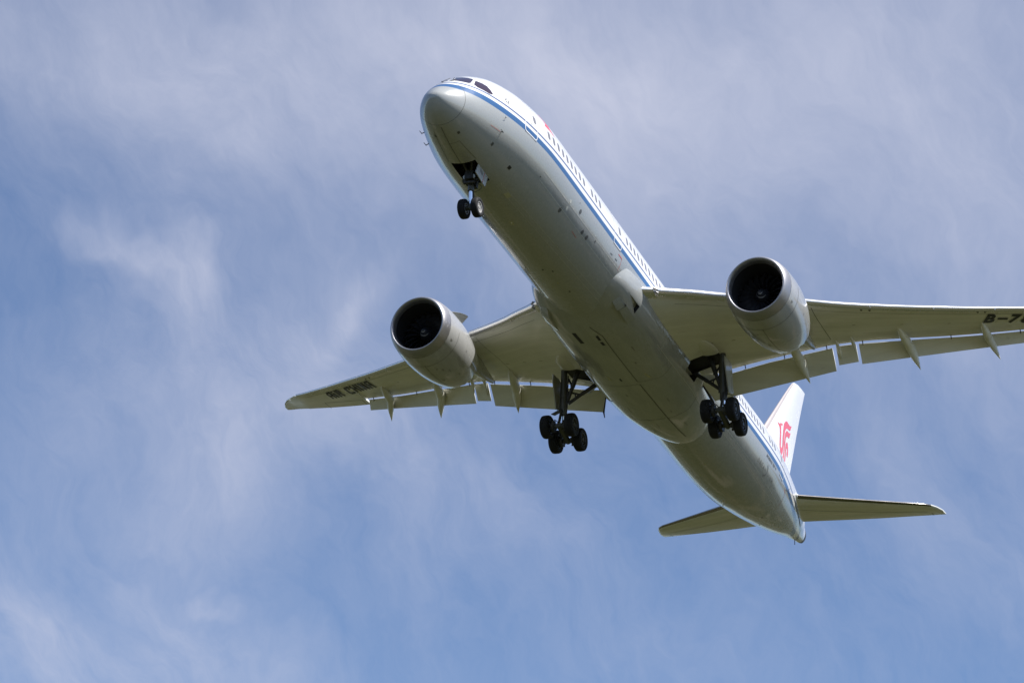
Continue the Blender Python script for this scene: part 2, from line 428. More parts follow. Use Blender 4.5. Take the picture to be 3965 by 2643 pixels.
# conforming patches on the fuselage
def patch(name, outline, mt, parent, off=.006, where='side', thick=.0, steps=1, side=1):
    """outline: list of (s, z) on the side or (s, y) on the belly, triangulated from its centre"""
    bm = bmesh.new(); cs = sum(p[0] for p in outline)/len(outline); cz = sum(p[1] for p in outline)/len(outline)
    f = (lambda s, z, o: on_side(s, z, o, side)) if where == 'side' else (lambda s, z, o: on_belly(s, z, o))
    rings = []
    for k in (1.0, .66, .33):
        rings.append([bm.verts.new(f(cs + (s-cs)*k, cz + (z-cz)*k, off)) for s, z in outline])
    skirt = [bm.verts.new(f(s, z, -.01)) for s, z in outline]
    n = len(outline)
    for a, b in ((skirt, rings[0]), (rings[0], rings[1]), (rings[1], rings[2])):
        for j in range(n): bm.faces.new([a[j], a[(j+1) % n], b[(j+1) % n], b[j]])
    c = bm.verts.new(f(cs, cz, off))
    for j in range(n): bm.faces.new([rings[2][j], rings[2][(j+1) % n], c])
    return obj(name, bm, mt, parent, 50)
def rrect(s0, s1, z0, z1, r, n=4):
    o = []
    for cx, cz, a in ((s1-r, z1-r, 0), (s0+r, z1-r, 90), (s0+r, z0+r, 180), (s1-r, z0+r, 270)):
        for k in range(n+1):
            t = math.radians(a + 90*k/n); o.append((cx + r*math.cos(t), cz + r*math.sin(t)))
    return o
def strip(bm, pts, w, fn, off=.008, closed=False, mi=0):
    """a flat line of width w along (a, b) points mapped to the surface by fn(a, b, off)"""
    P = []
    for (a, b) in zip(pts[:-1], pts[1:]) if not closed else zip(pts, pts[1:] + pts[:1]):
        L = math.hypot(b[0]-a[0], b[1]-a[1]); k = max(1, int(L / .25))
        for i in range(k): P.append((a[0] + (b[0]-a[0])*i/k, a[1] + (b[1]-a[1])*i/k))
    if not closed: P.append(pts[-1])
    n = len(P); L, Rr = [], []
    for i in range(n):
        p0 = P[i-1] if (i or closed) else P[i]; p1 = P[(i+1) % n] if (i < n-1 or closed) else P[i]
        tx, ty = p1[0]-p0[0], p1[1]-p0[1]; l = math.hypot(tx, ty) or 1; nx, ny = -ty/l*w/2, tx/l*w/2
        L.append(bm.verts.new(fn(P[i][0]+nx, P[i][1]+ny, off))); Rr.append(bm.verts.new(fn(P[i][0]-nx, P[i][1]-ny, off)))
    for i in range(n if closed else n-1):
        j = (i+1) % n; f = bm.faces.new([L[i], L[j], Rr[j], Rr[i]]); f.material_index = mi

# cabin windows along the port side: one mesh copied, each its own part
wins = [8.25 + .613*k for k in range(9)] + [14.37, 14.98, 15.59] + [19.86 + .613*k for k in range(11)] + [39.45 + .603*k for k in range(10)] + [46.26, 46.85, 47.45]
def window(s, parent, name='cabin_window'):
    patch(name, rrect(s-.14, s+.14, .61, 1.09, .125), 'glass', parent, .006)
for s in wins: window(s, root)
# cabin doors
def door(s0, s1, z0, z1, ws, parent):
    bm = bmesh.new(); o = rrect(s0, s1, z0, z1, .16)
    strip(bm, o, .055, lambda a, b, f: on_side(a, b, f), .007, closed=True)
    d = obj('cabin_door', bm, 'white', parent, 50)
    window(ws, d, 'door_window')
    patch('door_handle', rrect((s0+s1)/2-.11, (s0+s1)/2+.11, .36, .50, .05), 'seaml', d, .008)
    patch('scuff_plate', [(s0+.02, z0-.08), (s1-.02, z0-.08), (s1-.02, z0-.035), (s0+.02, z0-.035)], 'letg', d, .005)
door(5.62, 6.86, -.28, 1.72, 6.62, root)
door(17.83, 18.95, -.24, 1.70, 18.69, root)
door(48.95, 50.05, -.30, 1.62, 49.2, root)
# cockpit windows
CW1 = [(1.62,.42),(1.76,.39),(1.90,.44),(2.10,.62),(2.36,.90),(2.44,1.02),(2.40,1.10),(2.25,1.12),(2.02,.93),(1.78,.66),(1.64,.50)]
CW2 = [(2.05,.44),(2.12,.30),(2.36,.285),(2.75,.255),(2.95,.30),(3.05,.37),(2.99,.58),(2.90,.80),(2.72,.885),(2.50,.92),(2.42,.88),(2.26,.70)]
def th_win(pts, side, name):
    bm = bmesh.new(); cs = sum(p[0] for p in pts)/len(pts); cz = sum(p[1] for p in pts)/len(pts); n = len(pts); rr = []
    for k, off in ((1.0, -.01), (1.0, .008), (.6, .008), (.25, .008)):
        rr.append([bm.verts.new(on_side(cs+(s-cs)*k, cz+(z-cz)*k, off, side)) for s, z in pts])
    for a, b in zip(rr[:-1], rr[1:]):
        for j in range(n): bm.faces.new([a[j], a[(j+1)%n], b[(j+1)%n], b[j]])
    bm.faces.new(rr[-1])
    obj(name, bm, 'cglass', root, 60)
for sd in (1, -1):
    th_win(CW2, sd, 'cockpit_window')
def front_window(sd):
    # (s, y) outline seen from the front, put on the upper nose
    pts = [(1.50,.06),(1.52,.35),(1.57,.62),(1.70,.86),(1.84,1.0),(1.96,1.03),(2.20,.98),(2.42,.93),(2.47,.84),(2.40,.62),(2.32,.36),(2.29,.06)]
    def up(s, y, off):
        th = math.acos(max(-1, min(1, y / FW(s)))); return fus_pt(s, th) + fus_n(s, th) * off
    cs = 1.95; cy = .52; bm = bmesh.new(); rr = []; n = len(pts)
    for k, off in ((1.0, -.01), (1.0, .008), (.6, .008), (.25, .008)):
        rr.append([bm.verts.new(up(cs+(s-cs)*k, sd*(cy+(y-cy)*k), off)) for s, y in pts])
    for a, b in zip(rr[:-1], rr[1:]):
        for j in range(n): bm.faces.new([a[j], a[(j+1)%n], b[(j+1)%n], b[j]])
    bm.faces.new(rr[-1]); obj('cockpit_window', bm, 'cglass', root, 60)
front_window(1); front_window(-1)
bm = bmesh.new()
for sd in (1, -1):
    tube(bm, V(1.28, sd*.12, .30), V(1.62, sd*.42, .62), .016, n=6); tube(bm, V(1.45, sd*.28, .50), V(1.95, sd*.12, .96), .014, n=6)
obj('windscreen_wiper', bm, 'steel', root, split=True)

# belly fairing ----------------------------------------------------
BK = [(19.0,2.0,-2.0,2.9),(19.4,2.42,-2.2,2.9),(20.0,2.72,-2.42,2.8),(20.8,2.92,-2.66,2.7),(21.6,3.02,-2.80,2.6),(23.0,3.12,-3.02,2.5),(25,3.18,-3.12,2.45),(28,3.2,-3.15,2.45),(32,3.2,-3.15,2.45),(34.0,3.06,-3.14,2.45),
      (35.5,2.80,-3.08,2.4),(36.6,2.48,-3.0,2.35),(37.6,2.10,-2.88,2.3),(38.5,1.6,-2.70,2.2),(39.1,1.1,-2.5,2.2)]
bx = [k[0] for k in BK]; BW, BB, BN = Mono(bx, [k[1] for k in BK]), Mono(bx, [k[2] for k in BK]), Mono(bx, [k[3] for k in BK])
def sgnp(v, p): return math.copysign(abs(v)**p, v)
def bel_pt(s, th):
    w, zb, n = BW(s), BB(s), BN(s); zc = -.85
    y = w * sgnp(math.cos(th), 2/n); h = (zc - zb) if math.sin(th) < 0 else .75
    return V(s, y, zc + h * sgnp(math.sin(th), 2/n))
def bel_n(s, th):
    e = .01
    n = (bel_pt(s+e, th) - bel_pt(s-e, th)).cross(bel_pt(s, th+e) - bel_pt(s, th-e)).normalized()
    return n if n.dot(bel_pt(s, th) - V(s, 0, -.85)) > 0 else -n
def on_fair(s, y, off=.006):
    w, n = BW(s), BN(s); c = max(-1, min(1, y / w)); th = -math.acos(sgnp(c, n/2))
    return bel_pt(s, th) + bel_n(s, th) * off
def build_fairing():
    n = 96; ss = [19.0 + .25*k for k in range(16)] + [23 + .5*k for k in range(23)] + [34.25 + .25*k for k in range(20)]
    ths = []
    for k in range(n): ths.append(2*PI*(k+.5)/n)
    bm = bmesh.new(); loft(bm, [[bel_pt(s, t) for t in ths] for s in ss])
    f = obj('belly_fairing', bm, 'fair', root)
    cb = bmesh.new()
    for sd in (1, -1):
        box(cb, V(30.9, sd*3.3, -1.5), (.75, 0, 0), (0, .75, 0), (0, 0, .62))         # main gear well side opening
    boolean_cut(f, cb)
    # seams, door lines, vents
    bm = bmesh.new()
    strip(bm, [(23.2,.42),(28.9,.46)], .05, on_fair, .006); strip(bm, [(29.2,.47),(37.0,.60)], .06, on_fair, .006)
    strip(bm, [(28.9,.46),(29.05,1.9),(28.6,2.6)], .025, on_fair, .006); strip(bm, [(29.2,.4),(29.3,-.9),(29.1,-2.2)], .025, on_fair, .006)
    strip(bm, [(34.0,.5),(33.6,1.9),(33.0,2.6)], .025, on_fair, .006); strip(bm, [(33.9,.4),(34.0,-1.2),(33.4,-2.3)], .025, on_fair, .006)
    strip(bm, [(22.2,0),(22.9,.3),(23.2,.42)], .05, on_fair, .006)
    obj('panel_seam', bm, 'seam', f, 0, split=True)
    bm = bmesh.new()
    strip(bm, [(26.0,2.60),(28,2.6),(32,2.62),(34.5,2.45)], .02, on_fair, .006)
    strip(bm, [(24,-2.5),(28,-2.5),(32,-2.5),(34.5,-2.3)], .02, on_fair, .006)
    obj('panel_seam', bm, 'seaml', f, 0, split=True)
    def fstrip(name, pts, w, mt):
        bm = bmesh.new(); strip(bm, pts, w, on_fair, .007); obj(name, bm, mt, f, 0)
    fstrip('air_vent', [(22.68,-1.12),(23.82,-1.0)], .24, 'cove')
    fstrip('air_vent', [(23.10,.10),(23.62,.12)], .16, 'cove')
    fstrip('air_vent', [(23.80,.12),(24.18,.16)], .17, 'cove')
    for s, y, l, w_ in ((24.9,1.5,.5,.05),(25.7,-1.6,.35,.05),(26.6,1.1,.2,.08),(30.4,-.8,.25,.07),(31.5,1.3,.5,.04),(32.4,-1.4,.6,.035),(33.1,1.0,.2,.06),(34.6,-.4,.7,.03),(34.9,1.2,.6,.03),(35.5,-.9,.5,.03)):
        fstrip('access_panel', [(s,y),(s+l,y+.02)], w_, 'acc2')
    fstrip('door_catch', [(28.07,1.16),(28.70,1.28)], .15, 'patch')
    fstrip('door_catch', [(28.02,-1.05),(28.55,-1.02)], .11, 'patch')
    fstrip('door_catch', [(28.30,-.42),(28.62,-.40)], .10, 'cove')
    # ram air inlets of the air conditioning packs: a scoop and a flush duct on each cheek
    for sd in (1, -1):
        Q = lambda s, y, o: mir0(on_fair(s, y, o), sd)
        bm = bmesh.new()
        Y = [1.90, 1.99, 2.08, 2.17, 2.26, 2.33]
        def hump(Ys, rows, m=0):
            n = len(Ys)
            loft(bm, [[Q(s, y + sh, h*(.0 if i in (0, n-1) else 1) - (.02 if i in (0, n-1) else 0)) for i, y in enumerate(Ys)] for s, h, sh in rows], closed=False, cap0=False, cap1=False, mi=m)
        hump([1.90, 1.91, 2.0, 2.1, 2.2, 2.30, 2.31], [(20.55,.0,0),(20.75,.09,0),(21.0,.15,.01),(21.22,.18,.02)])
        loft(bm, [[Q(21.22, y+.02, .18) for y in Y[:1]+[2.0,2.1,2.2,2.3]], [Q(21.23, y+.02, -.03) for y in Y[:1]+[2.0,2.1,2.2,2.3]]], closed=False, cap0=False, cap1=False, mi=1)
        hump([1.98, 1.99, 2.1, 2.2, 2.3, 2.40, 2.41], [(21.28,.15,0),(21.8,.14,.02),(22.3,.09,.03),(22.8,.0,.04)])
        obj('ram_air_inlet', bm, ['fair', 'dark'], f, 50)
        A, U, L = (mir0(V(*q), sd) for q in ((20.96,2.76,-1.80),(22.30,2.88,-1.95),(22.38,2.56,-2.31)))
        nn = mir0(Vector((0, .78, -.62)), sd)
        cb = bmesh.new(); top = [cb.verts.new(q + nn*.2) for q in (A, U, L)]; bot = [cb.verts.new(A - nn*.01), cb.verts.new(U - nn*.26), cb.verts.new(L - nn*.26)]
        cb.faces.new(top); cb.faces.new(bot)
        for a in range(3): cb.faces.new([top[a], top[(a+1) % 3], bot[(a+1) % 3], bot[a]])
        boolean_cut(f, cb, 'fair')
        bm = bmesh.new(); e = Vector((.012, 0, 0)); bm.faces.new([bm.verts.new(q + e) for q in (U - nn*.02, L - nn*.02, L - nn*.255, U - nn*.255)])
        obj('ram_air_inlet', bm, 'dark', f, 0)
    return f
build_fairing()

# wings ------------------------------------------------------------
LEy = [2.0,3.5,4.22,5.54,6.4,7.6,9.36,10.84,13.77,15.16,16.9,18.1,21.5,24.2,27.0]
LEs = Mono(LEy, [21.1,22.27,22.97,24.03,24.72,25.45,26.37,27.25,29.24,30.21,31.4,32.25,34.62,36.5,38.44])
zy = [2.0,3.0,5.0,7.0,10,12,15,18,21,24,27.3,30.06]
LEz = Mono(zy, [-1.25,-1.0,-.5,-.22,-.02,.15,.63,1.22,1.9,2.6,3.5,4.8])
Gy = [2.0,3.85,6.5,8.35,9.73,10.6,12.0,12.5,14.24,15.43,18.5,20.9,21.3]
Gs = Mono(Gy, [32.55,32.6,32.73,32.86,32.96,33.05,33.52,33.73,34.66,35.28,36.6,37.53,37.69])
gzy = [2.0,3,4,6,9,11,13,15,17,20,24,27,30.06]
Gz = Mono(gzy, [-1.75,-1.5,-1.2,-.75,-.2,.15,.6,1.05,1.4,1.95,2.75,3.45,4.4])
Ty = [21.3,21.5,24.87,26.66,28.4,29.62]
Ts = Mono(Ty, [38.52,38.6,39.83,40.50,41.58,42.3])
KY = [3,10,20,27]; KV = [1.0,.8,.6,.45]
def naca(x, t): return 5*t*(.2969*math.sqrt(x) - .126*x - .3516*x*x + .2843*x**3 - .1036*x**4)
XS = [0, .004, .012, .03, .06, .1, .16, .23, .31, .4, .5, .6, .7, .79, .87, .94, 1.0]
def sec(y, n0, n1, tc, lo=.85, te=.012, camber=.012):
    """airfoil ring between nose n0=(s,z) and tail n1=(s,z) at span y"""
    c = math.hypot(n1[0]-n0[0], n1[1]-n0[1])
    P = []
    def pt(x, sg):
        t = naca(x, tc) * c; cam_ = camber*c*4*x*(1-x)
        zz = n0[1] + (n1[1]-n0[1])*x + cam_ + (t if sg > 0 else -t*lo)
        zz += te*sg*x
        return V(n0[0] + (n1[0]-n0[0])*x, y, zz)
    for x in XS[::-1]: P.append(pt(x, 1))
    for x in XS[1:]: P.append(pt(x, -1))
    return P
def wing_nose(y):
    k = interp(y, KY, KV); return (LEs(y) + .62*k, LEz(y) + .0*k)
def tc_of(y): return interp(y, [2, 6, 10, 20, 27, 30], [.125, .115, .105, .095, .09, .085])
def wing_low(s, y, off=.008):
    """point on the wing's lower surface (port)"""
    if y <= 21.25: n1 = (Gs(y), Gz(y))
    else: n1 = (Ts(y), Gz(y) + .0)
    n0 = wing_nose(y); x = max(0.0, min(1.0, (s-n0[0])/(n1[0]-n0[0]))); c = math.hypot(n1[0]-n0[0], n1[1]-n0[1])
    return V(s, y, n0[1] + (n1[1]-n0[1])*x + .012*c*4*x*(1-x) - naca(x, tc_of(y))*c*.85 - .012*x - off)
def mir(p, sd): return Vector((p[0], p[1]*sd, p[2]))
def strip3(bm, pts, w, fn, sd, off=.008, mi=0):
    strip(bm, pts, w, lambda a, b, o: mir(fn(a, b, o), sd), off, mi=mi)

def build_wing(sd):
    bm = bmesh.new()
    ys = [2.0, 2.6, 3.2] + [3.8 + .6*k for k in range(30)]; ys = [y for y in ys if y < 21.2] + [21.25]
    nx = len(XS)
    def mi_box(i, j): return 1 if j == len(XS)*2 - 2 else 0
    loft(bm, [[mir(p, sd) for p in sec(y, wing_nose(y), (Gs(y), Gz(y)), tc_of(y))] for y in ys], mif=mi_box)
    # outer wing to the raked tip, full chord
    yo = [21.27] + [21.9 + .6*k for k in range(9)]
    rings = [[mir(p, sd) for p in sec(y, wing_nose(y), (Ts(y), Gz(y)), tc_of(y))] for y in yo]
    tip = [(27.0, 38.62, 3.43, 40.66, 3.47), (27.6, 39.28, 3.66, 41.06, 3.70), (28.0, 39.74, 3.83, 41.32, 3.85), (28.38, 40.2, 4.0, 41.58, 3.99), (28.93, 41.0, 4.18, 41.95, 4.18), (29.2, 41.55, 4.27, 42.08, 4.26), (29.3, 41.8, 4.31, 42.1, 4.31)]
    for y, s0, z0, s1, z1 in tip: rings.append([mir(p, sd) for p in sec(y, (s0, z0), (s1, z1), .085, te=.006)])
    loft(bm, rings)
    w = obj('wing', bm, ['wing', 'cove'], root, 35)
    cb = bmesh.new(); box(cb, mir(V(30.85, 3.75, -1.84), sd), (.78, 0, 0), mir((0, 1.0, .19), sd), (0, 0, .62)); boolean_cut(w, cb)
    # leading edge slats
    def slat(y0, y1):
        bm = bmesh.new(); rings = []; n = max(2, int((y1-y0)/.6))
        for i in range(n+1):
            y = y0 + (y1-y0)*i/n; k = interp(y, KY, KV); s, z = LEs(y), LEz(y)
            prof = [(1.15,.44),(.85,.42),(.55,.34),(.32,.24),(.15,.13),(.05,.04),(.02,-.05),(.05,-.13),(.13,-.20),(.25,-.245),(.40,-.27),(.42,-.25),(.30,-.18),(.24,-.06),(.30,.08),(.5,.24),(.8,.36)]
            rings.append([mir(V(s + a*k, y, z + b*k), sd) for a, b in prof])
        loft(bm, rings); obj('slat', bm, 'slat', w, 35)
    cuts = [3.72, 9.25]; slat(*cuts)
    edges = [10.7, 13.9, 17.0, 20.0, 23.2, 26.7]
    for a, b in zip(edges[:-1], edges[1:]): slat(a + .02, b - .02)
    # fixed leading edge between body and slat
    bm = bmesh.new()
    loft(bm, [[mir(p, sd) for p in sec(y, (LEs(y) + .05, LEz(y) - .02), (LEs(y) + 1.6, LEz(y) - .1), .30)] for y in (2.4, 3.0, 3.55)])
    obj('fixed_leading_edge', bm, 'slat', w)
    bm = bmesh.new()
    for a in (0, .14): tube(bm, mir(V(22.35+a, 3.58, -.86-a), sd), mir(V(22.55+a, 3.74, -.84-a), sd), .07, n=8)
    obj('slat_hinge', bm, 'lip', w, split=True)
    # trailing edge surfaces
    def flap(name, pts, tc=.13, sub=10, inb=0.0):
        """pts: (y, LE s, LE z, TE s, TE z) stations"""
        bm = bmesh.new(); rings = []
        for i in range(sub+1):
            y = pts[0][0] + (pts[-1][0]-pts[0][0])*i/sub
            q = [interp(y, [p[0] for p in pts], [p[k] for p in pts]) for k in range(1, 5)]
            R = sec(y, (q[0], q[1]), (q[2], q[3]), tc, lo=.55, te=.008, camber=.03)
            if i == 0 and inb: R = [p - Vector((0, inb * max(0, 1 - (-p.x - q[0])/(q[2] - q[0])), 0)) for p in R]
            rings.append([mir(p, sd) for p in R])
        loft(bm, rings)
        return obj(name, bm, 'flap', w, 35)
    def L(y, a, b): return (Gs(y) + a, Gz(y) - b)
    def st(y, a, b, ts, tz): l = L(y, a, b); return (y, l[0], l[1], ts, tz)
    fi = flap('flap', [st(3.46,.05,.20,33.73,-2.42), st(7.0,.05,.20,33.92,-1.76), st(10.66,.05,.19,34.12,-1.08)], inb=.55)
    flap('flaperon', [st(10.86,.05,.12,33.93,-.82), st(11.92,.05,.12,34.28,-.54)])
    fo = flap('flap', [st(12.08,.05,.135,34.46,-.62), st(15.0,.04,.125,35.66,.11), st(18.0,.04,.11,36.87,.84), st(21.0,.03,.10,37.94,1.47)])
    bm = bmesh.new()
    slab(bm, [mir(V(*p), sd) for p in ((32.68,2.92,-1.66),(33.1,3.1,-1.85),(33.76,3.42,-2.44),(33.90,3.42,-2.72),(33.62,3.42,-2.5))], (0, 1, 0), .05)
    obj('shaded_flap_end_rib', bm, 'cove', w)  # end rib coloured dark for the shadow on the flap's inner end
    # aileron: a separate panel let into the outer wing
    bm = bmesh.new()
    strip3(bm, [(37.72,21.6),(38.9,24.85),(39.95,24.87)], .035, wing_low, sd, .006); strip3(bm, [(37.72,21.6),(38.55,21.6)], .035, wing_low, sd, .006)
    obj('aileron_seam', bm, 'seam', w, 0, split=True)
    # flap track fairings
    def canoe(a, j, t, r):
        """front a, joint j, tip t in the aircraft frame"""
        a, j, t = (mir(V(*p), sd) for p in (a, j, t)); out = []
        for p0, p1, prof, m in ((a, j, [(0, .02), (.12, .34), (.3, .62), (.55, .86), (.8, .97), (1.0, 1.0)], 'flap'),
                                (j, t, [(.015, 1.0), (.12, 1.0), (.3, .92), (.5, .74), (.7, .48), (.87, .22), (1.0, .02)], 'flap')):
            bm = bmesh.new(); d = (p1 - p0); ax = d.normalized(); side = Vector((0, 1, 0)); side = (side - ax*side.dot(ax)).normalized(); upv = ax.cross(side)
            if upv.z < 0: upv = -upv
            rings = []
            for x, rr in prof:
                c = p0 + d*x
                rings.append([c + side*(r*rr*math.cos(u)) + upv*(r*1.28*rr*math.sin(u)) for u in (2*PI*k/20 for k in range(20))])
            loft(bm, rings); obj('flap_fairing', bm, m, w, 45)
    def wl(s, y, up=.05): p = wing_low(s, y, -up); return (s, y, p.z)
    canoe(wl(30.9, 8.55, .1), (32.9, 8.82, -.75), (34.13, 9.1, -1.72), .27)
    canoe(wl(33.0, 14.5, .06), (34.95, 14.75, .42), (36.04, 15.11, -.58), .26)
    canoe(wl(34.85, 18.9, .06), (36.45, 18.95, 1.32), (37.81, 19.36, .46), .23)
    for y in (10.98, 11.85):
        p = wl(32.9, y, 0); canoe((32.45, y, p[2]+.05), (33.2, y+.02, Gz(y)-.22), (33.75, y+.1, Gz(y)-.72), .10)
    # gap brackets: the dark links that cross the flap slot
    bm = bmesh.new()
    for y in (5.6, 7.9, 10.35, 12.3, 16.9, 20.6):
        tube(bm, mir(V(Gs(y)-.08, y, Gz(y)-.02), sd), mir(V(Gs(y)+.10, y, Gz(y)-.20), sd), .03, n=6)
    obj('flap_link', bm, 'steel', w, split=True)
    bm = bmesh.new(); rings = []
    for f, r in ((0,.02),(.08,.35),(.25,.7),(.5,.95),(.8,1.0),(1.0,.97)):
        s = 28.3 + 1.85*f; y0 = 4.25; q = wing_low(s, y0, 0)
        rings.append([mir(V(s, y0 + .60*r*math.cos(u), q.z + .06 + (.17*r*math.sin(u) if math.sin(u) < 0 else .0)), sd) for u in (2*PI*k/20 for k in range(20))])
    loft(bm, rings); obj('gear_blister', bm, 'wing', w, 45)
    # panel seams and access panels of the lower skin
    bm = bmesh.new()
    for y0, y1 in ((4.2, 9.3), (10.6, 26.0)):
        N = 12; strip3(bm, [(LEs(y0+(y1-y0)*i/N) + 1.25*interp(y0+(y1-y0)*i/N, KY, KV), y0+(y1-y0)*i/N) for i in range(N+1)], .018, wing_low, sd, .005)
    strip3(bm, [(27.5,10.9),(29.4,10.85),(32.3,10.8)], .03, wing_low, sd, .005)
    strip3(bm, [(26.9,9.0),(29.4,8.6),(31.2,8.5)], .02, wing_low, sd, .005)
    obj('skin_seam', bm, 'seam', w, 0, split=True)
    bm = bmesh.new()
    for i in range(5):
        y = 12.4 + 2.4*i; s = LEs(y) + .52*(Gs(y)-LEs(y)); strip3(bm, [(s, y), (s+.05, y+.16)], .09, wing_low, sd, .005)
    for i in range(4):
        y = 4.6 + 1.2*i; s = LEs(y) + .62*(Gs(y)-LEs(y)); strip3(bm, [(s, y), (s+.02, y+.22)], .07, wing_low, sd, .005)
    obj('access_panel', bm, 'acc', w, 0, split=True)
    bm = bmesh.new(); N = 14
    strip3(bm, [(LEs(12.6+.55*i) + .77*(Gs(12.6+.55*i)-LEs(12.6+.55*i)), 12.6+.55*i) for i in range(N+1)], .05, wing_low, sd, .005)
    strip3(bm, [(LEs(13.2+.55*i) + .83*(Gs(13.2+.55*i)-LEs(13.2+.55*i)), 13.2+.55*i) for i in range(N)], .03, wing_low, sd, .005)
    obj('rear_spar_seam', bm, 'seaml', w, 0, split=True)
    bm = bmesh.new()
    for y in (13.35, 13.75, 19.05, 19.42):
        s = LEs(y) + .72*interp(y, KY, KV); strip3(bm, [(s, y), (s+.16, y+.0)], .10, wing_low, sd, .007); strip3(bm, [(s+.02, y), (s+.0, y+.2)], .06, wing_low, sd, .009)
    obj('slat_track_port', bm, 'black', w, 0, split=True)
    # navigation light behind the raked tip
    bm = bmesh.new()
    loft(bm, [[mir(p, sd) for p in sec(y, (s0-.02, z0-.005), (s0+.26*(s1-s0), z0+.26*(z1-z0)), .22, te=.004)] for y, s0, z0, s1, z1 in ((27.7, 39.38, 3.70, 41.1, 3.73), (28.38, 40.2, 4.0, 41.58, 3.99), (28.93, 41.0, 4.18, 41.95, 4.18))])
    obj('navigation_light', bm, 'lens', w, 40)
    return w
WING = {1: build_wing(1), -1: build_wing(-1)}

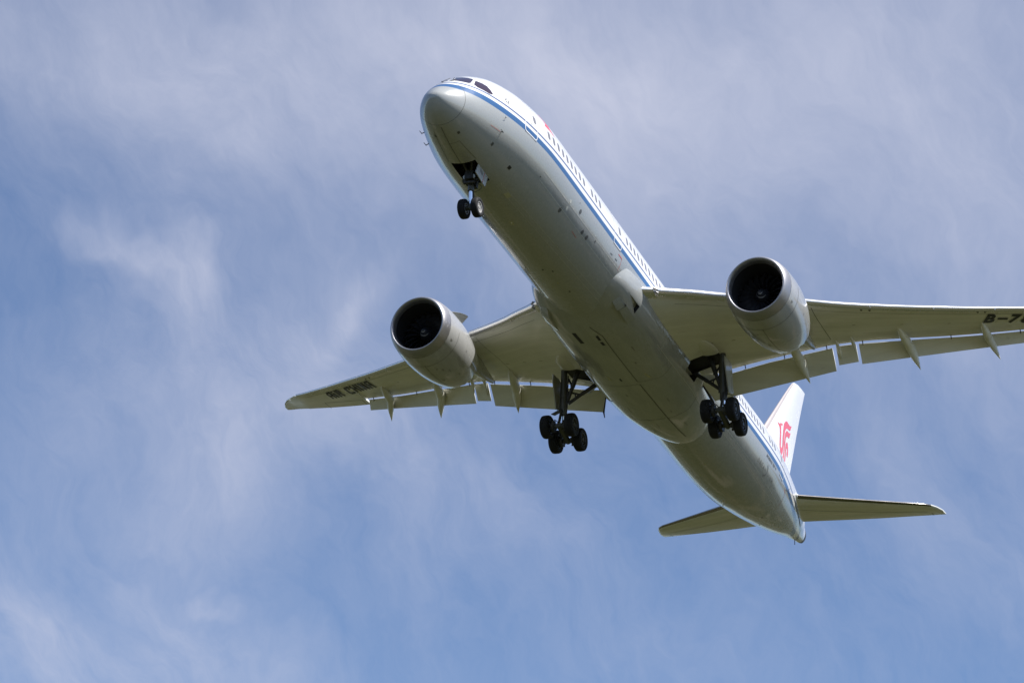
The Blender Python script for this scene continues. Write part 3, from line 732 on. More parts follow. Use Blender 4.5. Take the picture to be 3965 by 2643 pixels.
# engines ------------------------------------------------------------
def build_engine(sd):
    cx, cy, cz = 20.89, 9.95, -2.17
    n = 80
    SC = math.radians(4.0)
    def P(x, r, t):
        y = r*math.cos(t); z = r*math.sin(t)
        xs = x - z*math.tan(SC)*max(0.0, 1 - x/1.6)             # scarfed inlet: the upper lip leads
        return mir(V(cx + xs, cy + y, cz + z), sd)
    def ringset(prof): return [[P(x, r, 2*PI*k/n) for k in range(n)] for x, r in prof]
    outer = [(.62,1.835),(.9,1.875),(1.3,1.91),(1.9,1.935),(2.5,1.93),(3.1,1.895),(3.7,1.83),(4.3,1.735),(4.9,1.60),(5.3,1.49)]
    bm = bmesh.new(); rings = ringset(outer)
    chev = lambda k: .17 * abs(((k*18/n) % 1.0)*2 - 1)
    rings.append([P(5.52 + chev(k), 1.415 - .22*chev(k), 2*PI*k/n) for k in range(n)])
    rings.append([P(5.50 + chev(k), 1.385 - .22*chev(k), 2*PI*k/n) for k in range(n)])
    rings += ringset([(5.0,1.47),(4.2,1.5)])
    loft(bm, rings, cap0=False, cap1=False)
    e = obj('engine', bm, ['cowl'], root, 30)
    bm = bmesh.new()
    loft(bm, ringset([(.615,1.833),(.42,1.795),(.25,1.745),(.12,1.69),(.05,1.645),(.01,1.605),(0,1.58),(.015,1.545),(.06,1.505),(.14,1.47),(.26,1.445),(.38,1.435)]), cap0=False, cap1=False)
    obj('inlet_lip', bm, 'lip', e, 60)
    bm = bmesh.new(); loft(bm, ringset([(.385,1.433),(.8,1.425),(1.3,1.43),(1.75,1.44)]), cap0=False, cap1=False)
    obj('inlet_barrel', bm, 'inlet', e, 60)
    bm = bmesh.new()
    O = lambda x, r, t: mir(V(cx + x, cy + r*math.cos(t), cz + r*math.sin(t)), sd)
    nb = 20
    for b in range(nb):
        t0 = 2*PI*b/nb; prof = []
        for i in range(9):
            f = i/8; r = .40 + (1.415-.40)*f
            sweep = .30*math.sin(PI*f) - .10*f; tw = math.radians(28 + 34*f); ch = .26 + .20*math.sin(PI*min(1, f*1.05))*1.0
            a = t0 + sweep*.55
            half = ch/2
            da = half*math.sin(tw)/r; dxx = half*math.cos(tw)
            prof.append(((1.42 - dxx, r, a - da), (1.42 + dxx, r, a + da)))
        q = [[O(*p[0]), O(*p[1])] for p in prof]
        th = Vector((.012, 0, 0))
        loft(bm, [[x[0]+th, x[1]+th, x[1]-th, x[0]-th] for x in q])
    obj('fan_blade', bm, 'fan', e, 40, split=True)
    bm = bmesh.new(); loft(bm, [[O(x, r, 2*PI*k/n) for k in range(n)] for x, r in ((1.80,.1),(1.8,1.43))], cap0=False, cap1=False)
    obj('fan_case', bm, 'dark', e)
    bm = bmesh.new(); loft(bm, [[O(x, r, 2*PI*k/32) for k in range(32)] for x, r in ((.80,.012),(.82,.05),(.90,.13),(1.02,.225),(1.15,.31),(1.32,.39),(1.6,.43))])
    obj('spinner', bm, 'fan', e, 60)
    bm = bmesh.new()                                            # white swirl on the spinner
    SP = ((.80,.012),(.82,.05),(.90,.13),(1.02,.225),(1.15,.31),(1.32,.39),(1.6,.43))
    def sxr(r): return interp(r, [q[1] for q in SP], [q[0] for q in SP])
    N = 24
    for r0, r1, a0_, a1_, w_ in ((.095,.125,165,385,.034), (.235,.275,195,345,.036)):
        L, R = [], []
        for i in range(N+1):
            fr = i/N; r = r0 + (r1-r0)*fr; tt = math.radians(a0_ + (a1_-a0_)*fr)
            for lst, rr in ((L, r - w_*.5*math.sin(PI*min(1, max(.08, fr)))), (R, r + w_*.5*math.sin(PI*min(1, max(.08, fr))))):
                lst.append(bm.verts.new(V(cx + sxr(rr) - .016, sd*cy + rr*math.cos(tt), cz + rr*math.sin(tt))))
        for i in range(N): bm.faces.new([L[i], L[i+1], R[i+1], R[i]])
    obj('spinner_swirl', bm, 'swirl', e, 0)
    # core exhaust
    bm = bmesh.new(); spin(bm, [(4.2,1.05),(5.0,1.0),(5.6,.88),(6.3,.70),(6.32,.66),(5.8,.70)], mir(V(cx, cy, cz), sd)); spin(bm, [(5.4,.5),(6.3,.40),(6.9,.22),(7.15,.03)], mir(V(cx, cy, cz), sd))
    obj('exhaust_nozzle', bm, 'hot', e)
    # pylon
    bm = bmesh.new(); rings = []
    for s, zt, zb, hw_ in ((22.7,-.22,-.6,.05),(23.4,-.06,-.8,.16),(24.6,.12,-1.2,.24),(26.2,.22,-1.55,.27),(27.6,.1,-1.55,.27),(29.0,-.1,-1.35,.24),(30.6,-.35,-1.05,.17),(31.9,-.45,-.72,.06)):
        m_ = (zt+zb)/2
        rings.append([mir(V(s, 9.95 + hw_*a, m_ + (zt-zb)/2*b), sd) for a, b in ((0,1),(.8,.9),(1,.5),(1,-.5),(.7,-.9),(0,-1),(-.7,-.9),(-1,-.5),(-1,.5),(-.8,.9))])
    loft(bm, rings); obj('pylon', bm, 'grey', e, 50)
    # strake on the inboard shoulder
    bm = bmesh.new(); t = math.radians(128); d = Vector((0, math.cos(t), math.sin(t)))
    base = lambda x, r: mir(V(cx+x, cy + r*math.cos(t), cz + r*math.sin(t)), sd)
    slab(bm, [base(1.75,1.90), base(2.1,2.08), base(2.6,2.30), base(3.1,2.46), base(3.42,2.50), base(3.36,1.80)], (0, -math.sin(t)*1, math.cos(t)*sd), .03)
    obj('strake', bm, 'grey', e)
    # seams, drains and vents
    bm = bmesh.new()
    def nac(x, t, off):
        r = interp(x, [.62,.9,1.3,1.9,2.5,3.1,3.7,4.3,4.9], [1.835,1.875,1.91,1.935,1.93,1.895,1.83,1.735,1.60]); return P(x, r+off, t)
    def ringstrip(x, t0, t1, w):
        N = 40
        for i in range(N):
            a, b = t0+(t1-t0)*i/N, t0+(t1-t0)*(i+1)/N
            bm.faces.new([bm.verts.new(nac(x-w/2, a, .005)), bm.verts.new(nac(x+w/2, a, .005)), bm.verts.new(nac(x+w/2, b, .005)), bm.verts.new(nac(x-w/2, b, .005))])
    ringstrip(1.62, math.radians(180), math.radians(372), .03); ringstrip(.625, 0, 2*PI, .012)
    def lin(t, x0, x1, w):
        N = 8
        for i in range(N):
            a, b = x0+(x1-x0)*i/N, x0+(x1-x0)*(i+1)/N; dt = w/3.8
            bm.faces.new([bm.verts.new(nac(a, t-dt, .005)), bm.verts.new(nac(b, t-dt, .005)), bm.verts.new(nac(b, t+dt, .005)), bm.verts.new(nac(a, t+dt, .005))])
    lin(math.radians(270), 1.62, 4.8, .03)
    bmesh.ops.remove_doubles(bm, verts=bm.verts[:], dist=.0005)
    obj('cowl_seam', bm, 'seam', e, 0, split=True)
    bm = bmesh.new()
    for x, t, a, b in ((1.05, -22, .10, .035), (2.5, -112, .12, .03), (2.9, -120, .14, .02), (2.2, -104, .06, .03), (3.7, -98, .10, .05), (3.0, -15, .05, .03), (3.9, -128, .1, .02)):
        t = math.radians(t if sd > 0 else 180 - t - 0) if abs(t) < 90 else math.radians(t)
        bm.faces.new([bm.verts.new(nac(x-a, t-b, .006)), bm.verts.new(nac(x+a, t-b*.6, .006)), bm.verts.new(nac(x+a, t+b*.6, .006)), bm.verts.new(nac(x-a, t+b, .006))])
    obj('cowl_vent', bm, 'acc2', e, 0, split=True)
    return e
build_engine(1); build_engine(-1)

# tailplanes and fin ---------------------------------------------------
def build_stab(sd):
    st = [(.3,53.55,.56,58.85,.66),(.8,53.95,.62,59.0,.75),(2.0,54.78,.77,59.5,.92),(4,56.22,1.02,60.3,1.18),(6,57.65,1.28,61.13,1.47),(8,59.08,1.54,61.93,1.78),(9.1,59.87,1.69,62.38,1.95),(9.5,60.30,1.76,62.55,2.02),(9.75,60.85,1.84,62.66,2.06),(9.94,61.7,1.97,62.73,2.10)]
    bm = bmesh.new()
    nj = len(XS)
    def mif(i, j):
        x = abs(j - (nj-1) + .5)
        return 1 if (x < 4.1 and 2 <= i <= 6) else 0
    loft(bm, [[mir(p, sd) for p in sec(y, (a, b), (c, d), .10, lo=1.0, te=.008, camber=-.004)] for y, a, b, c, d in st], mif=mif)
    o = obj('tailplane', bm, ['wing', 'ledge'], root, 40)
    def low(s, y, off=.006):
        q = [interp(y, [r[0] for r in st], [r[k] for r in st]) for k in range(1, 5)]; x = max(0, min(1, (s-q[0])/(q[2]-q[0]))); c = q[2]-q[0]
        return V(s, y, q[1] + (q[3]-q[1])*x - .004*c*4*x*(1-x) - naca(x, .10)*c - .008*x - off)
    f = lambda y, x: interp(y, [r[0] for r in st], [r[1]+(r[3]-r[1])*x for r in st])
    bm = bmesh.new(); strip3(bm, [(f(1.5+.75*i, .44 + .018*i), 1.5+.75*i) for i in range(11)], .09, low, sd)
    obj('elevator_seam_and_glint', bm, 'seaml', o, 0)  # pale strip paints the reflection highlight along the elevator hinge gap
    bm = bmesh.new(); strip3(bm, [(f(9.2, .72), 9.2), (f(9.2, 1.0), 9.2)], .04, low, sd)
    obj('elevator_seam_and_glint', bm, 'seam', o, 0)
    # root fairing
    bm = bmesh.new()
    loft(bm, [[mir(p, sd) for p in sec(y, (a, b), (c, d), t, lo=1.0, te=.01)] for y, a, b, c, d, t in ((.3,53.0,.66,57.6,.74,.17),(1.3,53.6,.70,57.7,.80,.16),(1.75,54.35,.74,57.7,.86,.13),(2.05,54.72,.775,57.7,.89,.112))])
    obj('root_fairing', bm, 'white', o, 40)
build_stab(1); build_stab(-1)
def build_fin():
    bm = bmesh.new(); rings = []
    st = [(2.4,50.2,58.6),(4.0,52.1,59.2),(5.5,53.6,59.75),(7.6,55.65,60.5),(9.5,57.5,61.2),(10.7,58.7,61.7),(11.17,59.2,61.9),(11.42,59.65,62.0),(11.58,60.25,62.08),(11.68,61.0,62.12),(11.74,61.75,62.14)]
    nj = len(XS)
    for z, a, b in st:
        c = b - a; t = .095
        R = []
        for x in XS[::-1]: R.append(V(a + c*x, naca(x, t)*c + .012*x, z))
        for x in XS[1:]: R.append(V(a + c*x, -naca(x, t)*c - .012*x, z))
        rings.append(R)
    def mif(i, j): return 1 if (abs(j - (nj-1) + .5) < 4.1 and i < 6) else 0
    loft(bm, rings, mif=mif)
    fin = obj('tail_fin', bm, ['white', 'finle'], root, 40)
    def on_fin(s, z, off=.012):
        a = interp(z, [k[0] for k in st], [k[1] for k in st]); b = interp(z, [k[0] for k in st], [k[2] for k in st]); c = b-a; x = max(0, min(1, (s-a)/c))
        return V(s, naca(x, .095)*c + .012*x + off, z)
    # phoenix emblem on the fin, three red strokes
    A=[(55.55,6.6),(55.97,6.64),(56.19,6.64),(56.14,6.76),(56.28,6.84),(56.47,6.85),(56.68,6.93),(56.63,6.78),(56.42,6.74),(56.3,6.71),(56.34,6.61),(56.36,5.92),(56.36,5.13),(56.49,5.09),(56.66,5.18),(56.76,5.36),(56.77,5.86),(56.82,6.43),(56.93,6.88),(57.05,7.16),(57.3,7.39),(57.57,7.54),(57.83,7.59),(58.1,7.56),(58.46,7.59),(58.92,7.78),(58.82,7.59),(58.64,7.32),(58.36,7.21),(58.03,7.17),(57.73,7.08),(57.48,6.93),(57.27,6.63),(57.16,6.19),(57.1,5.66),(56.98,5.11),(56.83,4.8),(56.69,4.63),(56.51,4.61),(56.28,4.75),(56.1,5.01),(56.05,5.39),(56.09,5.9),(56.03,6.37)]
    B=[(56.68,4.44),(56.91,4.57),(57.12,4.88),(57.17,5.3),(57.18,5.75),(57.29,6.19),(57.4,6.59),(57.6,6.83),(57.82,6.95),(58.04,6.97),(58.32,7.0),(58.74,7.19),(58.63,6.98),(58.48,6.68),(58.27,6.62),(57.99,6.59),(57.78,6.5),(57.61,6.36),(57.51,6.1),(57.46,5.73),(57.4,5.15),(57.3,4.66),(57.16,4.34),(56.95,4.0),(56.75,4.1)]
    D=[(57.27,4.26),(57.4,4.46),(57.52,4.81),(57.58,5.23),(57.6,5.59),(57.66,5.91),(57.79,6.08),(58.0,6.17),(58.13,6.13),(58.28,5.94),(58.39,5.74),(58.4,5.45),(58.3,5.19),(58.11,5.22),(58.0,5.37),(58.08,5.5),(58.12,5.67),(58.02,5.75),(57.9,5.67),(57.83,5.49),(57.78,5.07),(57.71,4.65),(57.59,4.34),(57.42,4.0),(57.2,4.05)]
    bm = bmesh.new()
    for poly in (A, B, D): flat_poly(bm, poly, lambda s, z: on_fin(s, z))
    obj('emblem', bm, 'red', fin, 0)
def flat_poly(bm, poly, fn, step=None):
    """fill an outline in the plane, then put every vertex on a surface"""
    t = geometry.tessellate_polygon([[Vector((a, b, 0)) for a, b in poly]])
    vs = [bm.verts.new(fn(a, b)) for a, b in poly]
    for tri in t:
        try: bm.faces.new([vs[i] for i in tri])
        except ValueError: pass
build_fin()

# lettering -------------------------------------------------------------
def font_mesh(txt, bold=0.0):
    cu = bpy.data.curves.new('t', 'FONT'); cu.body = txt; cu.size = 1.0; cu.resolution_u = 4; cu.offset = bold
    o = bpy.data.objects.new('t', cu); col.objects.link(o); bpy.context.view_layer.update()
    me = bpy.data.meshes.new_from_object(o.evaluated_get(bpy.context.evaluated_depsgraph_get()))
    bpy.data.objects.remove(o); bpy.data.curves.remove(cu)
    bm = bmesh.new(); bm.from_mesh(me); bpy.data.meshes.remove(me)
    bmesh.ops.remove_doubles(bm, verts=bm.verts[:], dist=1e-5)
    bmesh.ops.triangulate(bm, faces=bm.faces[:])
    for _ in range(2):
        long_e = [e for e in bm.edges if e.calc_length() > .18]
        if long_e: bmesh.ops.subdivide_edges(bm, edges=long_e, cuts=1); bmesh.ops.triangulate(bm, faces=bm.faces[:])
    xs = [v.co.x for v in bm.verts]; ys = [v.co.y for v in bm.verts]
    x0, x1, y0, y1 = min(xs), max(xs), min(ys), max(ys)
    for v in bm.verts: v.co = Vector(((v.co.x-x0)/(x1-x0), (v.co.y-y0)/(y1-y0), 0))
    return bm
def side_text(name, txt, s0, s1, z0, z1, mt, off=.01):
    bm = font_mesh(txt, .02)
    for v in bm.verts: v.co = on_side(s0 + (s1-s0)*v.co.x, z0 + (z1-z0)*v.co.y, off)
    obj(name, bm, mt, root, 0)
side_text('lettering', 'BOEING 787 9', 45.85, 48.05, -.49, -.33, 'letg')
STROKES = {'D': [[(0,0),(0,1),(.6,.9),(.85,.5),(.6,.1),(0,0)]], 'R': [[(0,0),(0,1),(.75,.92),(.75,.6),(0,.5)],[(.35,.5),(.85,0)]], 'E': [[(.75,0),(0,0),(0,1),(.75,1)],[(0,.5),(.65,.5)]],
 'A': [[(0,0),(.45,1),(.9,0)],[(.2,.35),(.7,.35)]], 'M': [[(0,0),(.1,1),(.5,.2),(.9,1),(1,0)]], 'L': [[(0,1),(0,0),(.7,0)]], 'I': [[(0,0),(0,1)]], 'N': [[(0,0),(0,1),(.8,0),(.8,1)]]}
def stroke_text(txt, s0, s1, z0, z1, w, mt):
    bm = bmesh.new(); n = len(txt); c = (s1-s0)/n
    for k, ch in enumerate(txt):
        for ln in STROKES[ch]: strip(bm, [(s0 + c*(k + .72*a), z0 + (z1-z0)*b) for a, b in ln], w, lambda a, b, o: on_side(a, b, o), .01)
    obj('lettering', bm, mt, root, 0)
stroke_text('DREAM', 44.9, 46.75, -1.21, -.99, .026, 'seam2')
stroke_text('LINER', 47.15, 48.45, -1.19, -1.0, .020, 'seam2')
bm = bmesh.new()
strip(bm, [(46.55,-.78),(46.78,-.9),(46.92,-1.05),(46.93,-1.2),(46.82,-1.33),(46.6,-1.43)], .05, lambda a, b, o: on_side(a, b, o), .01)
obj('lettering', bm, 'letg', root, 0)
# "AIR CHINA" under the starboard wing, in blocky capitals drawn as polygons on a unit cell
def glyphs():
    w = .30
    return {
     'A': [[(0,0),(0,.75),(.25,1),(1,1),(1,0),(1-w,0),(1-w,.35),(w,.35),(w,0)], [(w,.55),(1-w,.55),(1-w,.8),(w,.8)]],
     'I': [[(.0,0),(.0,1),(w+.02,1),(w+.02,0)]],
     'i': [[(.0,0),(.0,.74),(w+.02,.74),(w+.02,0)], [(.0,.82),(.0,1),(w+.02,1),(w+.02,.82)]],
     'R': [[(0,0),(0,1),(.75,1),(1,.8),(1,.55),(.85,.45),(1,0),(.68,0),(.55,.4),(w,.4),(w,0)]],
     'C': [[(.2,0),(0,.2),(0,.8),(.2,1),(1,1),(1,.62),(.72,.62),(.72,.78),(w,.78),(w,.22),(1,.22),(1,0)]],
     'H': [[(0,0),(0,1),(w,1),(w,.6),(1-w,.6),(1-w,1),(1,1),(1,0),(1-w,0),(1-w,.4),(w,.4),(w,0)]],
     'N': [[(0,0),(0,1),(w,1),(1-w,.45),(1-w,1),(1,1),(1,0),(1-w,0),(w,.55),(w,0)]]}
def wing_text_air():
    G = glyphs(); bm = bmesh.new()
    # corners of the word on the lower skin (s, y): read with the top of the letters forward
    T0, B0 = (36.89, 23.88), (37.80, 23.70)                     # first letter top, bottom
    T1, B1 = (33.86, 19.41), (35.02, 19.23)                     # last letter top, bottom right
    adv = []; x = 0
    for ch, wd in (('A', 1.0), ('i', .38), ('R', 1.0), (' ', .72), ('C', 1.0), ('H', 1.0), ('i2', .38), ('N', 1.0), ('A', 1.0)):
        adv.append((ch, x, wd)); x += wd + .20
    tot = x - .20
    def put(u, v):
        f = u / tot
        a = (T0[0] + (T1[0]-T0[0])*f, T0[1] + (T1[1]-T0[1])*f); b = (B0[0] + (B1[0]-B0[0])*f, B0[1] + (B1[1]-B0[1])*f)
        s = b[0] + (a[0]-b[0])*v; y = b[1] + (a[1]-b[1])*v
        return mir(wing_low(s, y, .04), -1)
    for ch, x0, wd in adv:
        if ch == ' ': continue
        polys = G['I' if ch == 'i2' else ch]
        def F(p): return [(x0 + a*(1.0 if wd == 1.0 else 1.0), b) for a, b in p]
        outline = F(polys[0])
        if ch in ('A',):
            hole = F(polys[1])
            t = geometry.tessellate_polygon([[Vector((a, b, 0)) for a, b in outline], [Vector((a, b, 0)) for a, b in hole[::-1]]])
            allp = outline + hole[::-1]; vs = [bm.verts.new(put(a, b)) for a, b in allp]
            for tr in t:
                try: bm.faces.new([vs[i] for i in tr])
                except ValueError: pass
        else:
            for p in polys:
                flat_poly(bm, F(p), put)
    obj('lettering', bm, 'black', WING[-1], 0)
wing_text_air()
def wing_text_reg():
    out = bmesh.new()
    def put(x, v):
        s = 34.94 + 1.24*x - .97*v; y = 18.99 + 1.71*x + .54*v
        return wing_low(s, min(y, 26.4), .04)
    for ch, x0, x1 in (('B', 0, .29), ('7', .70, 1.0), ('8', 1.06, 1.37), ('3', 1.42, 1.70), ('9', 1.75, 2.05)):
        b = font_mesh(ch, .035); vm = {}
        for v in b.verts: vm[v] = out.verts.new(put(x0 + (x1-x0)*v.co.x, v.co.y))
        for fc in b.faces:
            out.faces.new([vm[v] for v in fc.verts])
        b.free()
    flat_poly(out, [(.35,.40),(.645,.40),(.645,.58),(.35,.58)], put)
    bm = out
    obj('lettering', bm, 'black', WING[1], 0)
wing_text_reg()

# markings, antennas, probes ------------------------------------------------
patch('flag', [(8.05,1.35),(9.15,1.28),(9.25,2.05),(8.0,2.05)], 'red', root, .007)
bm = bmesh.new()
for k in range(5):
    t = PI/2 + 2*PI*k/5; c, s_ = math.cos(t), math.sin(t)
    flat_poly(bm, [(4.10 + .20*c, .56 + .17*s_), (4.10 + .09*c - .075*s_, .56 + .08*s_ + .075*c), (4.10 + .09*c + .075*s_, .56 + .08*s_ - .075*c)], lambda a, b: on_side(a, b, .008))
obj('alliance_star', bm, 'letg', root, 0)
bm = bmesh.new(); S = lambda a, b, o: on_side(a, b, o)
strip(bm, [(18.8,-.50),(19.32,-.52)], .05, S); strip(bm, [(19.32,-.52),(19.40,-.9),(19.38,-1.18)], .03, S)
strip(bm, [(13.62,-1.77),(14.32,-1.80)], .02, S); strip(bm, [(3.12,-1.36),(3.89,-1.32)], .018, S)
strip(bm, [(51.1,-.42),(51.6,-.52),(52.0,-1.2)], .025, S)
obj('rescue_marking', bm, 'redl', root, 0, split=True)
def disc(name, s, z, r, mt): patch(name, [(s + r*math.cos(2*PI*k/12), z + r*math.sin(2*PI*k/12)) for k in range(12)], mt, root, .005)
for s, z, r, m_ in ((11.57,-1.63,.13,'seam'),(13.29,-.86,.13,'letg'),(14.43,-1.44,.13,'letg'),(15.05,-1.44,.13,'letg'),(12.01,-1.35,.10,'seaml'),(11.97,-.97,.10,'seaml'),(8.42,-1.43,.035,'black'),(15.97,-1.2,.06,'letg')):
    disc('service_port', s, z, r, m_)
bm = bmesh.new()
strip(bm, [(17.9,-.88),(18.2,-.86)], .04, S); strip(bm, [(18.6,-.86),(18.9,-.85)], .04, S); strip(bm, [(12.9,-.55),(12.95,-.55)], .05, S)
obj('stencil_marking', bm, 'letg', root, 0, split=True)
patch('service_panel', [(5.9,1.62),(5.9,1.76),(6.15,1.76),(6.15,1.62)], 'black', root, .006, 'belly')
patch('service_panel', [(7.6,.76),(7.6,1.02),(8.1,1.02),(8.1,.76)], 'patch', root, .006, 'belly')
patch('service_panel', [(10.25,.0),(10.25,.2),(10.6,.2),(10.6,.0)], 'patch', root, .006, 'belly')
for s, y in ((1.95,.64),(3.93,1.60),(1.95,-.60)):
    patch('service_panel', [(s-.07,y-.06),(s-.07,y+.06),(s+.09,y+.06),(s+.09,y-.06)], 'seam', root, .006, 'belly')
for s, y, r in ((12.2,-.9,.05),(13.1,-.75,.05),(15.6,-.2,.05),(15.9,.25,.05),(17.2,.05,.06),(17.6,-.4,.06),(18.3,.3,.05),(9.2,-.6,.05),(41.5,.3,.06),(43.0,-.5,.06),(45.2,.2,.05),(52.2,.55,.06),(54.0,-.2,.05)):
    patch('drain_hole', [(s + r*1.6*math.cos(2*PI*k/10), y + r*math.sin(2*PI*k/10)) for k in range(10)], 'patch' if int(s*10) % 3 else 'seam', root, .005, 'belly')
bm = bmesh.new(); Bf = lambda a, b, o: on_belly(a, b, o)
strip(bm, [(1.3,-.02),(2.4,-.05),(4.05,-.1)], .03, Bf); strip(bm, [(2.5,.5),(4.05,.72)], .02, Bf); strip(bm, [(1.6,-.55),(4.05,-.74)], .02, Bf); strip(bm, [(2.5,-.05),(2.45,.5)], .018, Bf)
obj('panel_seam', bm, 'seam', root, 0, split=True)
bm = bmesh.new()
for y in (.75, 1.0): strip(bm, [(6.6,y),(12,y+.2),(20.5,y+.5)], .016, Bf)
for z in (-1.1, -1.55): strip(bm, [(8.5,z),(14,z),(20.0,z)], .022, S, .006)
strip(bm, [(39.5,-1.55),(48,-1.5),(53,-1.1)], .022, S, .006); strip(bm, [(39.5,-1.8),(48,-1.75),(54,-1.1)], .016, S, .006)
strip(bm, [(39.2,-1.3),(44,-1.45),(50,-1.35),(53.4,-1.0)], .03, Bf); 
obj('panel_seam', bm, 'seaml', root, 0, split=True)
bm = bmesh.new(); strip(bm, [(51.4,-.35),(51.9,-.2),(52.6,.3)], .03, S, .006); strip(bm, [(54.0,.30),(56,.22),(58.8,.35)], .07, S, .006)
obj('tailplane_slot', bm, 'seam', root, 0, split=True)
def probe(s, z, side, k=1.0):
    bm = bmesh.new(); th = th_of_z(s, z, side); p = fus_pt(s, th); n = fus_n(s, th)
    tube(bm, p, p + n*.14*k + Vector((-.02*k, 0, 0)), .024*k, .02*k, 8); tube(bm, p + n*.13*k + Vector((-.05*k, 0, 0)), p + n*.135*k + Vector((.24*k, 0, 0)), .02*k, .014*k, 8)
    obj('air_data_probe', bm, 'steel', root)
probe(3.95, -1.30, 1); probe(3.9, -.56, 1, .55)
for s, z in ((3.2,-1.20),(3.95,-1.42)): probe(s, z, -1)
def blade(s, y, h, c, name='blade_antenna', mt='white'):
    bm = bmesh.new(); p = on_belly(s, y, -.03); n = fus_n(s, th_of_y(s, y))
    rings = []
    for f in (0, .5, 1):
        o = p + n*h*f + Vector((-c*.5*f, 0, 0)); k = c*(1-.45*f)
        rings.append([o + Vector((k*.5, 0, 0)), o + Vector((.1*k, .025, 0)), o + Vector((-k*.5, 0, 0)), o + Vector((.1*k, -.025, 0))])
    loft(bm, rings); obj(name, bm, mt, root, 30)
blade(47.6, -.55, .32, .34); blade(61.2, -.05, .30, .14, 'drain_mast', 'steel'); blade(10.3, .1, .05, .3)

# landing gear ------------------------------------------------------------
def wheel(cs, cy, cz, R, W, parent, sd=1, white=False):
    c = mir(V(cs, cy, cz), sd); bm = bmesh.new(); h = W/2
    prof = [(-h*.80,R*.56),(-h*.94,R*.64),(-h,R*.76),(-h*.96,R*.87),(-h*.80,R*.955),(-h*.55,R*.99),(-h*.2,R),(h*.2,R),(h*.55,R*.99),(h*.80,R*.955),(h*.96,R*.87),(h,R*.76),(h*.94,R*.64),(h*.80,R*.56)]
    spin(bm, prof, c, (0, 1, 0), 40)
    obj('tyre', bm, 'tyre', parent, 60)
    bm = bmesh.new()
    spin(bm, [(-h*.82,R*.57),(-h*.78,R*.50),(-h*.45,R*.46),(-h*.45,R*.22),(-h*.75,R*.16),(-h*.75,R*.01),(h*.75,R*.01),(h*.75,R*.16),(h*.45,R*.22),(h*.45,R*.46),(h*.78,R*.50),(h*.82,R*.57)], c, (0, 1, 0), 28)
    for sgn in (-1, 1):
        spin(bm, [(sgn*h*.46,R*.36),(sgn*h*.62,R*.36),(sgn*h*.62,R*.28),(sgn*h*.46,R*.28)], c, (0, 1, 0), 20)
    obj('rim', bm, 'rimw' if white else 'rim', parent, 30)

def nose_gear():
    bm = bmesh.new()
    tube(bm, V(5.25,0,-2.0), V(5.33,0,-3.5), .15, .14); tube(bm, V(5.325,0,-3.38), V(5.335,0,-3.66), .165, .165)
    tube(bm, V(5.42,-.42,-4.55), V(5.42,.42,-4.55), .075); tube(bm, V(5.49,-.3,-4.55), V(5.49,.3,-4.55), .10)
    tube(bm, V(5.45,0,-4.35), V(5.49,0,-4.62), .13, .12)
    ng = obj('nose_gear', bm, 'strut', root)
    bm = bmesh.new(); tube(bm, V(5.33,0,-3.6), V(5.47,0,-4.45), .095); obj('piston', bm, 'chrome', ng, 60)
    bm = bmesh.new()                                            # scissor link, steering, drag brace, hoses
    path_tube(bm, [V(5.55,.0,-3.45), V(5.85,0,-3.95), V(5.6,0,-4.4)], .05); tube(bm, V(5.3,.0,-3.0), V(4.35,.35,-2.1), .07); tube(bm, V(5.3,.0,-3.0), V(4.35,-.35,-2.1), .07)
    tube(bm, V(5.2,-.42,-3.1), V(5.2,.42,-3.1), .10); tube(bm, V(5.05,-.3,-3.3), V(5.05,.3,-3.3), .09)
    box(bm, V(5.15,0,-2.9), (.25,0,0), (0,.22,0), (0,0,.25)); box(bm, V(5.5,.15,-3.15), (.12,0,0), (0,.1,0), (0,0,.25)); box(bm, V(5.4,-.2,-3.0), (.2,0,0), (0,.15,0), (0,0,.2))
    for i in range(14):
        p = V(4.5+1.4*random.random(), random.uniform(-.6,.6), -2.05-.35*random.random()); q = p + Vector((random.uniform(-.4,.4), random.uniform(-.35,.35), random.uniform(-.25,.1))); tube(bm, p, q, random.uniform(.015,.05), n=6)
    obj('gear_mechanism', bm, 'steel', ng)
    bm = bmesh.new(); N = 12
    path_tube(bm, [V(5.4+.1*math.sin(PI*i/N), .12 + .38*math.sin(PI*i/N), -3.1 - .62*i/N) for i in range(N+1)], .014, 6); obj('hose', bm, 'black', ng)
    bm = bmesh.new()
    for sd in (1, -1):
        spin(bm, [(-.10,.02),(-.09,.10),(0,.12),(.02,.115),(.022,.01)], V(4.98, sd*.22, -3.02), (1, 0, -.25), 20)
    obj('taxi_light', bm, 'lens', ng, split=True)
    for sd in (1, -1):
        wheel(5.49, .36, -4.55, .515, .38, ng, sd, True)
        # forward bay door hinged down on each side of the well
        pass
    # bay doors: pairs hang from the bay edges
    def dpatch(sd):
        y0 = .66
        dn = Vector((0, 1, 0))
        bm = bmesh.new()
        P = [(4.59,-2.46),(4.29,-3.20),(4.34,-3.24),(5.44,-3.41),(5.50,-3.39),(5.72,-2.80),(5.76,-2.56)]
        slab(bm, [mir(V(s, y0, z), sd) for s, z in P], dn, .05)
        d = obj('gear_door', bm, 'grey', ng)
        bm = bmesh.new()
        slab(bm, [mir(V(s, y0 + .03, z), sd) for s, z in ((5.36,-2.53),(5.385,-2.53),(5.155,-3.355),(5.13,-3.355))], dn, .008); obj('door_stripe', bm, 'redl', d, 0)
        if sd > 0:
            bm = font_mesh('839')
            for v in bm.verts:
                x, yy = v.co.x, v.co.y
                s = 4.74 + .34*x + .06*(1-yy); z = -2.95 - .08*x + .19*yy
                v.co = V(s, y0 + .034, z)
            obj('lettering', bm, 'letg', d, 0)
    dpatch(1)                                                   # its starboard twin is hidden by the bay edge in the photo
nose_gear()

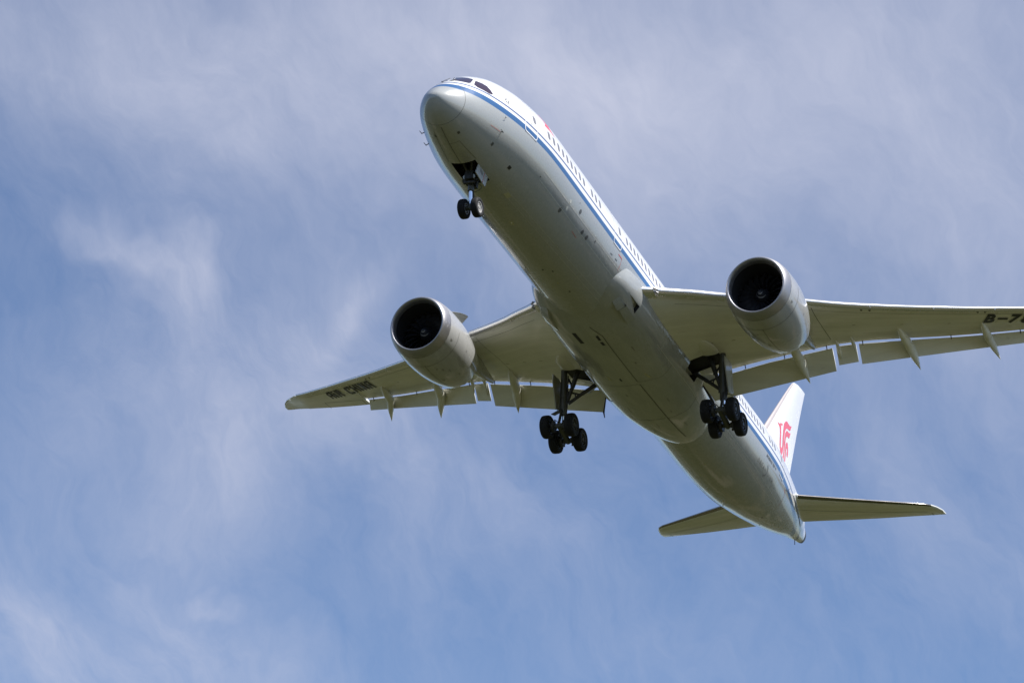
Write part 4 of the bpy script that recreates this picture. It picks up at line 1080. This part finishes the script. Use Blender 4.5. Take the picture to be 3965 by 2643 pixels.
def main_gear(sd):
    m_ = lambda s, y, z: mir(V(s, y, z), sd)
    bm = bmesh.new()
    tube(bm, m_(30.68,4.88,-1.0), m_(31.05,4.90,-3.2), .19, .19); tube(bm, m_(31.03,4.9,-3.0), m_(31.13,4.9,-3.75), .23, .21); tube(bm, m_(30.95,4.9,-2.55), m_(30.97,4.9,-2.7), .22)
    tube(bm, m_(30.50,4.9,-4.56), m_(32.19,4.9,-4.92), .17, .17)
    for s, z in ((30.61,-4.60),(32.08,-4.89)):
        tube(bm, m_(s,4.2,z), m_(s,5.6,z), .12)
    mg = obj('main_gear', bm, 'strut', root)
    bm = bmesh.new(); tube(bm, m_(31.12,4.9,-3.7), m_(31.32,4.9,-4.72), .13); obj('piston', bm, 'chrome', mg, 60)
    def rod(name, *segs):
        b = bmesh.new()
        for a, c, r in segs: tube(b, m_(*a), m_(*c), r)
        return obj(name, b, 'steel', mg)
    rod('side_brace', ((31.05,4.62,-3.0),(31.18,3.85,-2.38),.10), ((31.18,3.86,-2.39),(31.35,3.05,-1.75),.115))
    rod('drag_brace', ((31.05,4.72,-2.95),(30.95,4.4,-2.0),.11), ((30.95,4.4,-2.0),(30.84,4.05,-1.0),.14))
    rod('lock_link', ((31.1,4.75,-2.2),(31.2,3.95,-2.42),.055), ((31.1,4.3,-2.3),(31.15,4.2,-2.6),.04))
    rod('retract_actuator', ((31.15,4.75,-1.35),(30.9,4.32,-2.15),.06))
    rod('torque_link', ((31.30,4.9,-3.45),(31.75,4.9,-4.05),.075), ((31.75,4.9,-4.05),(31.5,4.9,-4.72),.075))
    rod('truck_positioner', ((30.92,4.95,-3.35),(30.62,4.95,-4.48),.08))
    rod('hydraulic_line', ((31.05,5.10,-1.5),(31.16,5.10,-3.4),.035)); rod('hydraulic_line', ((30.80,5.07,-1.3),(30.96,5.10,-3.45),.035)); rod('hydraulic_line', ((30.82,4.66,-1.3),(31.0,4.66,-3.3),.04))
    for s, z in ((30.61,-4.60),(32.08,-4.89)):
        for sg in (-1, 1):
            b = bmesh.new(); y = 4.9 + sg*.40
            spin(b, [(-.10,.02),(-.10,.30),(-.03,.34),(.05,.34),(.12,.31),(.12,.02)], m_(s,y,z), (0,1,0), 20)
            for k in range(8):
                a = 2*PI*k/8; tube(b, m_(s+.30*math.cos(a), y-.14, z+.30*math.sin(a)), m_(s+.30*math.cos(a), y+.14, z+.30*math.sin(a)), .055, n=8)
            obj('brake', b, 'steel', mg)
            b = bmesh.new(); path_tube(b, [m_(s+.02,y,z+.28), m_(s+.05,y-sg*.05,z+.46), m_(s+.22,y-sg*.15,z+.42), m_(s+.35,y-sg*.3,z+.2)], .022, 6); obj('brake_hose', b, 'black', mg)
    for s, z in ((30.61,-4.60),(32.08,-4.89)):
        for dy in (-.755, .755): wheel(s, 4.9+dy, z, .69, .54, mg, sd)
    # door carried on the outboard side of the leg
    bm = bmesh.new()
    slab(bm, [m_(29.9,5.26,-1.55), m_(30.85,5.26,-1.45), m_(31.15,5.27,-1.5), m_(31.62,5.30,-3.10), m_(31.45,5.30,-3.22), m_(30.84,5.29,-3.40), m_(30.0,5.27,-2.0)], (0, 1, .02*sd), .06)
    bm.faces.ensure_lookup_table()
    for fc in bm.faces[:2]:
        if fc.calc_center_median().y*sd < 5.275: fc.material_index = 1
    d = obj('gear_door', bm, ['grey', 'gin'], mg)
    bm = bmesh.new()
    slab(bm, [m_(30.9,5.2,-3.45), m_(31.5,5.2,-3.25), m_(31.55,5.62,-3.42), m_(30.95,5.62,-3.62)], (.2, 0, 1), .04); obj('door_flap', bm, 'cove', d)
    # hinged fairing door at the wing edge
    bm = bmesh.new()
    slab(bm, [m_(32.0,3.25,-1.55), m_(32.5,3.9,-1.35), m_(32.0,4.3,-1.9), m_(31.7,3.5,-2.1)], (.4, .5, .8), .05); obj('gear_door', bm, 'flap', mg)
main_gear(1); main_gear(-1)
